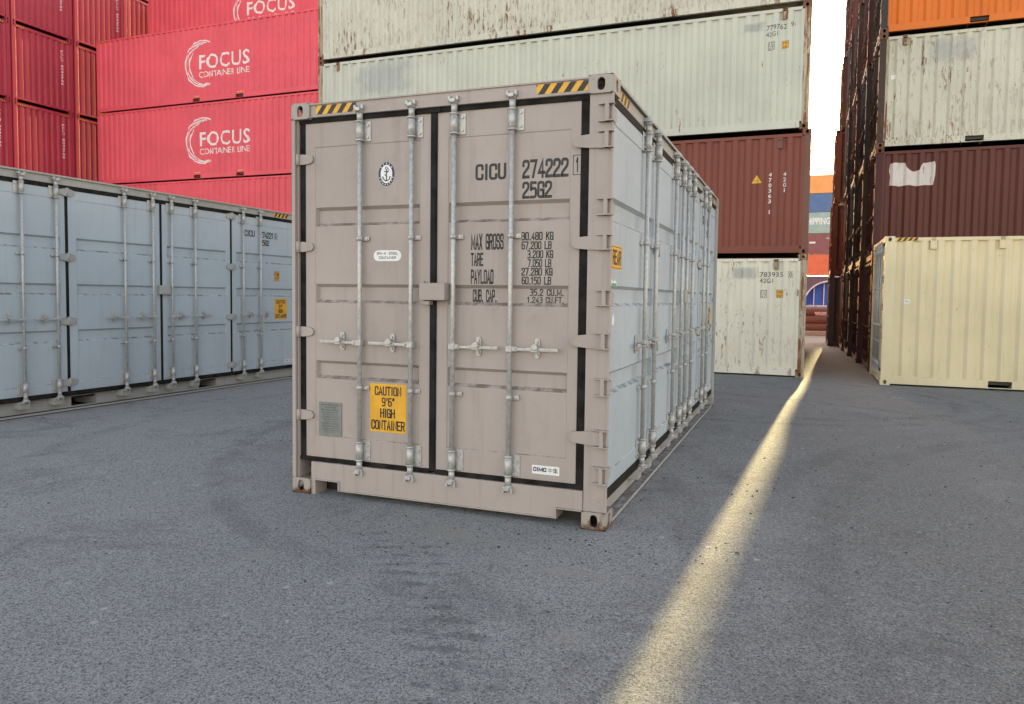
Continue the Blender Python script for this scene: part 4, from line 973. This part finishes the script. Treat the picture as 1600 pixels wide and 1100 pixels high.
cdecal('paper_label', rect(.265, .36, 6.65 + .088 - 2 * HS, 6.75 + .088 - 2 * HS), r3_, L20, 'R', WHITE)
ORDC = ['second', 'third', 'fourth', 'fifth']
for ci, (y, x, n) in enumerate(((21.30, 1.27, 4), (23.79, 1.20, 4), (26.28, 1.12, 5), (28.77, .86, 5))):
    for i in range(n):
        xx = x + {0: -.11, 1: -.10, 2: -.045, 3: .11, 4: .20}[i] if ci == 3 else x + rng.uniform(-.03, .03)
        m = DARKS[(ci * 2 + i * 3 + rng.randrange(2)) % 4]
        right_box(xx, y, i, HS, m, f'dark container end in the {ORDC[ci]} column of the right wall, {LV[i]}', endm=m)

# ---------------------------------------------------------------- cream container
cr = std_container((1.386, 15.765, -.070), R(-90) + .0039, L20, HC, CREAM, 'clean cream container standing alone on the asphalt at the right edge', None, end='doors', endm=CREAM,
                   pockets=((1.83, 2.215), (3.85, 4.23)), lugs=(('R', .838, 2.70 + .055), ('R', 1.971, 2.70 + .055), ('R', 3.10, 2.755), ('R', 4.24, 2.755)))
st = decal('hazard_stripe', rect(.20, .575, HC - .092, HC - .034), DS(.010), YELLOW, cr, .001)
decal('black_bars', stripes(.20, .575, HC - .092, HC - .034, 4, .045), DS(.010), BLACK, st, .002)
cdecal('paper_label', rect(.375, .475, 1.60, 1.68), cr, L20, 'R', WHITE)
cdecal('lettering', shapes_text('ICL', .39, .46, 1.622, 1.658, .01), cr, L20, 'R', BLACK, .003)
for z in (2.50, 1.87, 1.25, .62):
    put('hinge_lug', cached(('crl', z), lambda: (lambda mb: (mb.box(-.002, .004, .03, .075, z - .05, z + .05, .002), mb.box(-.004, -.001, .065, .085, z - .055, z + .055), mb.mesh('hinge_lug'))[-1])(MB())), CREAM, cr)

# ---------------------------------------------------------------- pinkish red stacks with the ring logo
FS = 'pinkish red containers with white ring logo'
LVF = ['on the ground', 'second level', 'third level', 'fourth level', 'fifth level']
def logo(root):
    s = ring((5.50, 1.46), .86, .88, .815, .835, 62, 298, 40, .006) + ring((5.53, 1.45), .78, .81, .745, .765, 75, 290, 36, .008) + ring((5.60, 1.44), .74, .77, .70, .74, 95, 262, 30, .01)
    cdecal('ring_logo', s, root, L40, 'R', WLET)
    cdecal('lettering', shapes_text('FOCUS', 5.37, 7.74, 1.24, 1.78, .012) + shapes_text('CONTAINER LINE', 5.36, 7.73, .93, 1.15, .006), root, L40, 'R', WLET)
PF = ((5.05, 5.39), (7.12, 7.48))
for si, (sx_, sy_, n_) in enumerate(((-27.252, 21.92, 4), (-27.19, 24.42, 5), (-14.98, 21.92, 4))):
    for i in range(n_):
        dx = 0
        where = ('', 'row behind the logo stack', 'right stack hidden behind the white one')[si]
        f_ = std_container((sx_ + dx, sy_, .12 + i * HC), R(-90), L40, HC, RED, f'pinkish red container, {LVF[i]} of the {where}' if si and not (si == 1 and i == 4) else
                           ['pinkish red container on the ground, hidden behind the grey container at left', 'pinkish red container showing just above the left grey container', 'pinkish red container with the lower complete ring logo',
                            'pinkish red container with the upper complete ring logo', 'topmost pinkish red container, set back, its logo cut by the top of the photo'][i], FS, end='blind', pockets=PF)
        if i > 1: logo(f_)
        if si < 2:
            for p in PF:
                cdecal('pocket_mark', rect(p[0] + .03, p[1] - .03, .245, .275), f_, L40, 'R', YELLOW)
            st = decal('hazard_stripe', rect(.19, .50, HC - .090, HC - .036), DS(.010), YELLOW, f_, .001)
            decal('black_bars', stripes(.19, .50, HC - .090, HC - .036, 4, .04), DS(.010), BLACK, st, .002)

# ---------------------------------------------------------------- deep red stack seen end-on, at far left
ES = 'deep red containers seen end-on at the far left'
cols = [(16.53, -27.975, 'leftmost partly cut column'), (19.0, -27.947, 'first complete column from the left'), (21.48, -27.947, 'second column from the left'), (23.96, -27.947, 'third column from the left')]
LVE = ['on the ground', 'second level', 'third level', 'fourth level', 'fifth level', 'sixth level']
rng = random.Random(11)
for ci, (y, x, nm) in enumerate(cols):
    for i in range(6):
        dx = {0: .0, 1: 0, 2: {2: .035, 3: .055, 4: .078}.get(i, .04), 3: {2: .02, 3: .045, 4: .06}.get(i, .03)}[ci]
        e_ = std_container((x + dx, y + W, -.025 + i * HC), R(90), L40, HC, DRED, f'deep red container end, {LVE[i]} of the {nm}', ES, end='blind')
        sh = []
        for j, ch in enumerate('FCLU 8042756'):
            if ch != ' ': sh += shapes_text(ch, -.475, -.405, 2.45 - j * .115 - .08, 2.45 - j * .115, .01)
        f, br = depth_fn(-2.30, -.138, .235, .045, .05)
        decal('lettering', sh, lambda a, d, z: Vector((a, .03 + d, z)), WLET, e_, .002, br, f)
        for q in (-2.24, -.52):
            st = decal('hazard_stripe', rect(q, q + .33, HC - .125, HC - .075), D0(.020), YELLOW, e_, .001)
            decal('black_bars', stripes(q, q + .33, HC - .125, HC - .075, 4, .04), D0(.020), BLACK, st, .002)

# ---------------------------------------------------------------- far end of the gap
def far_haze_paint(n, c): return paint(n, c, .25, .3, .55)  # distance haze is lightened into these paint colours
FARS = 'containers of the distant stack at the end of the gap'
z = -.09
for i, (H, m, lb) in enumerate(((HS, far_haze_paint('far_grey_paint', (.3, .3, .3)), 'distant grey container hidden behind the blue drum, lowest of its stack'),
                                (HS, far_haze_paint('far_purple_paint', (.16, .09, .12)), 'distant purple container just above the blue drum'),
                                (HC, far_haze_paint('far_red_orange_paint', (.72, .16, .075)), 'distant bright red-orange container above the purple one'),
                                (HC, far_haze_paint('far_maroon_paint', (.26, .10, .10)), 'distant maroon container under the pale green one'),
                                (HC, far_haze_paint('far_green_paint', (.33, .43, .40)), 'distant pale green container with white lettering'),
                                (HS, far_haze_paint('far_blue_paint', (.10, .17, .33)), 'distant dark blue container near the top of the far stack'),
                                (HS, far_haze_paint('far_orange_paint', (.80, .36, .13)), 'distant orange container topping the far stack against the sky'))):
    f_ = std_container((-4.6, 109, z), R(-90), L40, H, m, lb, FARS, end='blind')
    if i == 4: cdecal('lettering', shapes_text('SHIPPING', 3.9, 7.3, 1.2, 2.15, .02), f_, L40, 'R', WLET)
    if i == 3: cdecal('faded_patch', rect(4.7, 5.5, 1.5, 1.75), f_, L40, 'R', WLET); cdecal('lettering', shapes_text('42G1', 6.85, 7.3, 2.1, 2.3, .02), f_, L40, 'R', WLET)
    z += H

PIPEM = paint('pipe_rust_brown', (.16, .065, .045), .9, .5, .55); GPIPE = plain('grey_pipe_paint', (.42, .42, .43), .45, .2, .2, 6)
def pipe(x0, x1, y, z, r, mat, label, grp='pipes lying across the end of the gap'):
    mb = MB(); n = 28
    for rr in (r, r - .014): mb.cyl((x0, 0, 0), (x1, 0, 0), rr, n, caps=False)
    for x in (x0, x1):
        A = [Vector((x, math.cos(2 * math.pi * i / n) * r, math.sin(2 * math.pi * i / n) * r)) for i in range(n)]; B = [Vector((x, p.y * (r - .014) / r, p.z * (r - .014) / r)) for p in A]
        for i in range(n): mb.poly([A[i], A[(i + 1) % n], B[(i + 1) % n], B[i]])
    o = put('steel_pipe', mb.mesh('steel_pipe', fix=False), mat); o.location = (0, y, z); tag(o, label, 'pipe', grp); return o
pz = -.09; pr = .225
pipe(-5, 4.2, 40.2, pz + pr + .04, pr, PIPEM, 'brown steel pipe, lowest and nearest of the pile')
pipe(-5.2, 4.0, 40.66, pz + pr + .04, pr, PIPEM, 'brown steel pipe on the ground behind the lowest front one')
pipe(-4.9, 4.1, 40.43, pz + pr * 2.73 + .04, pr, PIPEM, 'brown steel pipe in the middle of the pile')
pipe(-4.9, 4.3, 40.9, pz + pr * 2.73 + .04, pr, PIPEM, 'brown steel pipe behind the middle one')
wp = pipe(-5.1, 4.2, 40.66, pz + pr * 4.46 + .04, pr, PIPEM, 'brown steel pipe with pale worn patch, near the top of the pile')
mb = MB()
for i in range(6):
    t0, t1 = R(-75 + 14 * i), R(-75 + 14 * (i + 1)); q = pr + .003; s = (.0, .05, -.04, .06, .02, -.03, .0)
    mb.poly([(.42 + s[i], math.sin(t0) * q * 0 - math.cos(t0 + R(0)) * q, math.sin(t0 + R(40)) * q * 0 + math.sin(t0) * q), (1.08 + s[5 - i], -math.cos(t0) * q, math.sin(t0) * q), (1.08 + s[4 - min(4, i)], -math.cos(t1) * q, math.sin(t1) * q), (.42 + s[i + 1], -math.cos(t1) * q, math.sin(t1) * q)])
put('worn_patch', mb.mesh('worn_patch'), plain('pale_flaked_coating', (.55, .42, .38), .7, 0, .3, 9), wp)
pipe(-4.8, 4.4, 40.95, pz + pr * 4.46 + pr + .10, .09, GPIPE, 'thin pale grey pipe lying on top of the brown pipes', None)

def drum():
    root = empty('blue_drum', (1.25, 46.5, -.09)); tag(root, 'big round blue steel drum section with white ribs behind the pipes', 'steel drum')
    BL = plain('bright_blue_paint', (.03, .14, .55), .45, 0, .12, 4); WR = plain('white_rib_paint', (.7, .72, .74), .5)
    cz, r = 1.42, 1.42; n = 56
    mb = MB()
    for rr in (r, r - .06): mb.cyl((0, 0, cz), (0, 2.6, cz), rr, n, caps=False)
    put('shell', mb.mesh('shell', fix=False), BL, root)
    mb = MB(); mb.poly([(math.cos(2 * math.pi * i / n) * (r - .06), .5, cz + math.sin(2 * math.pi * i / n) * (r - .06)) for i in range(n)]); put('end_plate', mb.mesh('end_plate'), BL, root)
    mb = MB()
    for i in range(n):
        A, B = 2 * math.pi * i / n, 2 * math.pi * (i + 1) / n
        P = lambda t, q, y: Vector((math.cos(t) * q, y, cz + math.sin(t) * q))
        mb.poly([P(A, r + .01, -.02), P(B, r + .01, -.02), P(B, r - .07, -.02), P(A, r - .07, -.02)]); mb.poly([P(A, r + .01, -.02), P(B, r + .01, -.02), P(B, r + .01, .03), P(A, r + .01, .03)]); mb.poly([P(A, r - .07, -.02), P(B, r - .07, -.02), P(B, r - .07, .03), P(A, r - .07, .03)])
    put('rim', mb.mesh('rim', fix=False), WR, root)
    for x in (-.85, -.3, .3, .85):
        h = math.sqrt((r - .07) ** 2 - x * x); mb = MB(); mb.box(x - .025, x + .025, .3, .44, cz - h, cz + h); put('rib', mb.mesh('rib'), WR, root)
    for zz in (-.6, -.1, .45, .85):
        w = math.sqrt((r - .07) ** 2 - zz * zz); mb = MB(); mb.box(-w, w, .44, .50, cz + zz - .025, cz + zz + .025); put('stiffener', mb.mesh('stiffener'), BL, root)
    mb = MB(); mb.box(-.55, -.12, .36, .46, cz - .62, cz - .12, .01); put('hatch', mb.mesh('hatch'), plain('light_blue_paint', (.06, .25, .7), .5), root)
    for x in (-.8, .8): mb = MB(); mb.prism([(x - .3, -.0, 0), (x + .3, 0, 0), (x + .2 * (1 if x > 0 else .2), 0, .28), (x - .2 * (1 if x < 0 else .2), 0, .28)], (0, .3, 0)); put('chock', mb.mesh('chock'), plain('timber', (.25, .17, .1), .8), root)
drum()
tw = empty('sun_blocker_tower', (2.87, 90.4, -.09)); tag(tw, 'tall slender grey tower added to block sun far beyond the gap', 'sun blocker')  # unseen tower added only to shade the far end of the sun strip
TWM = plain('blocker_grey_paint', (.35, .35, .34), .5)
mb = MB(); mb.box(-.45, .45, -.45, .45, 0, 17.0, .03); put('column', mb.mesh('column'), TWM, tw)
mb = MB(); mb.box(-.8, .8, -.8, .8, 0, .35, .03); put('footing', mb.mesh('footing'), TWM, tw)
mb = MB()
for q in (-1, 1): mb.cyl((q * .2, -.55, 1), (q * .2, -.55, 17), .02, 8)
for q in range(40): mb.cyl((-.2, -.55, 1.2 + q * .39), (.2, -.55, 1.2 + q * .39), .012, 6)
put('ladder', mb.mesh('ladder'), TWM, tw)
for q in (-.3, .3): mb = MB(); mb.box(q - .13, q + .13, -.62, -.45, 16.5, 16.85, .02); put('blocker_box', mb.mesh('blocker_box'), GALV, tw)
mb = MB(); mb.box(-6, 5, 37.2, 37.5, -.09, .12, .012); mb.box(-6, 5, 37.5, 38.6, -.09, .02)
o = put('kerb', mb.mesh('kerb'), plain('beige_concrete', (.36, .31, .25), .8, 0, .15, 5, .3)); tag(o, 'low beige concrete kerb across the far end of the gap', 'kerb')
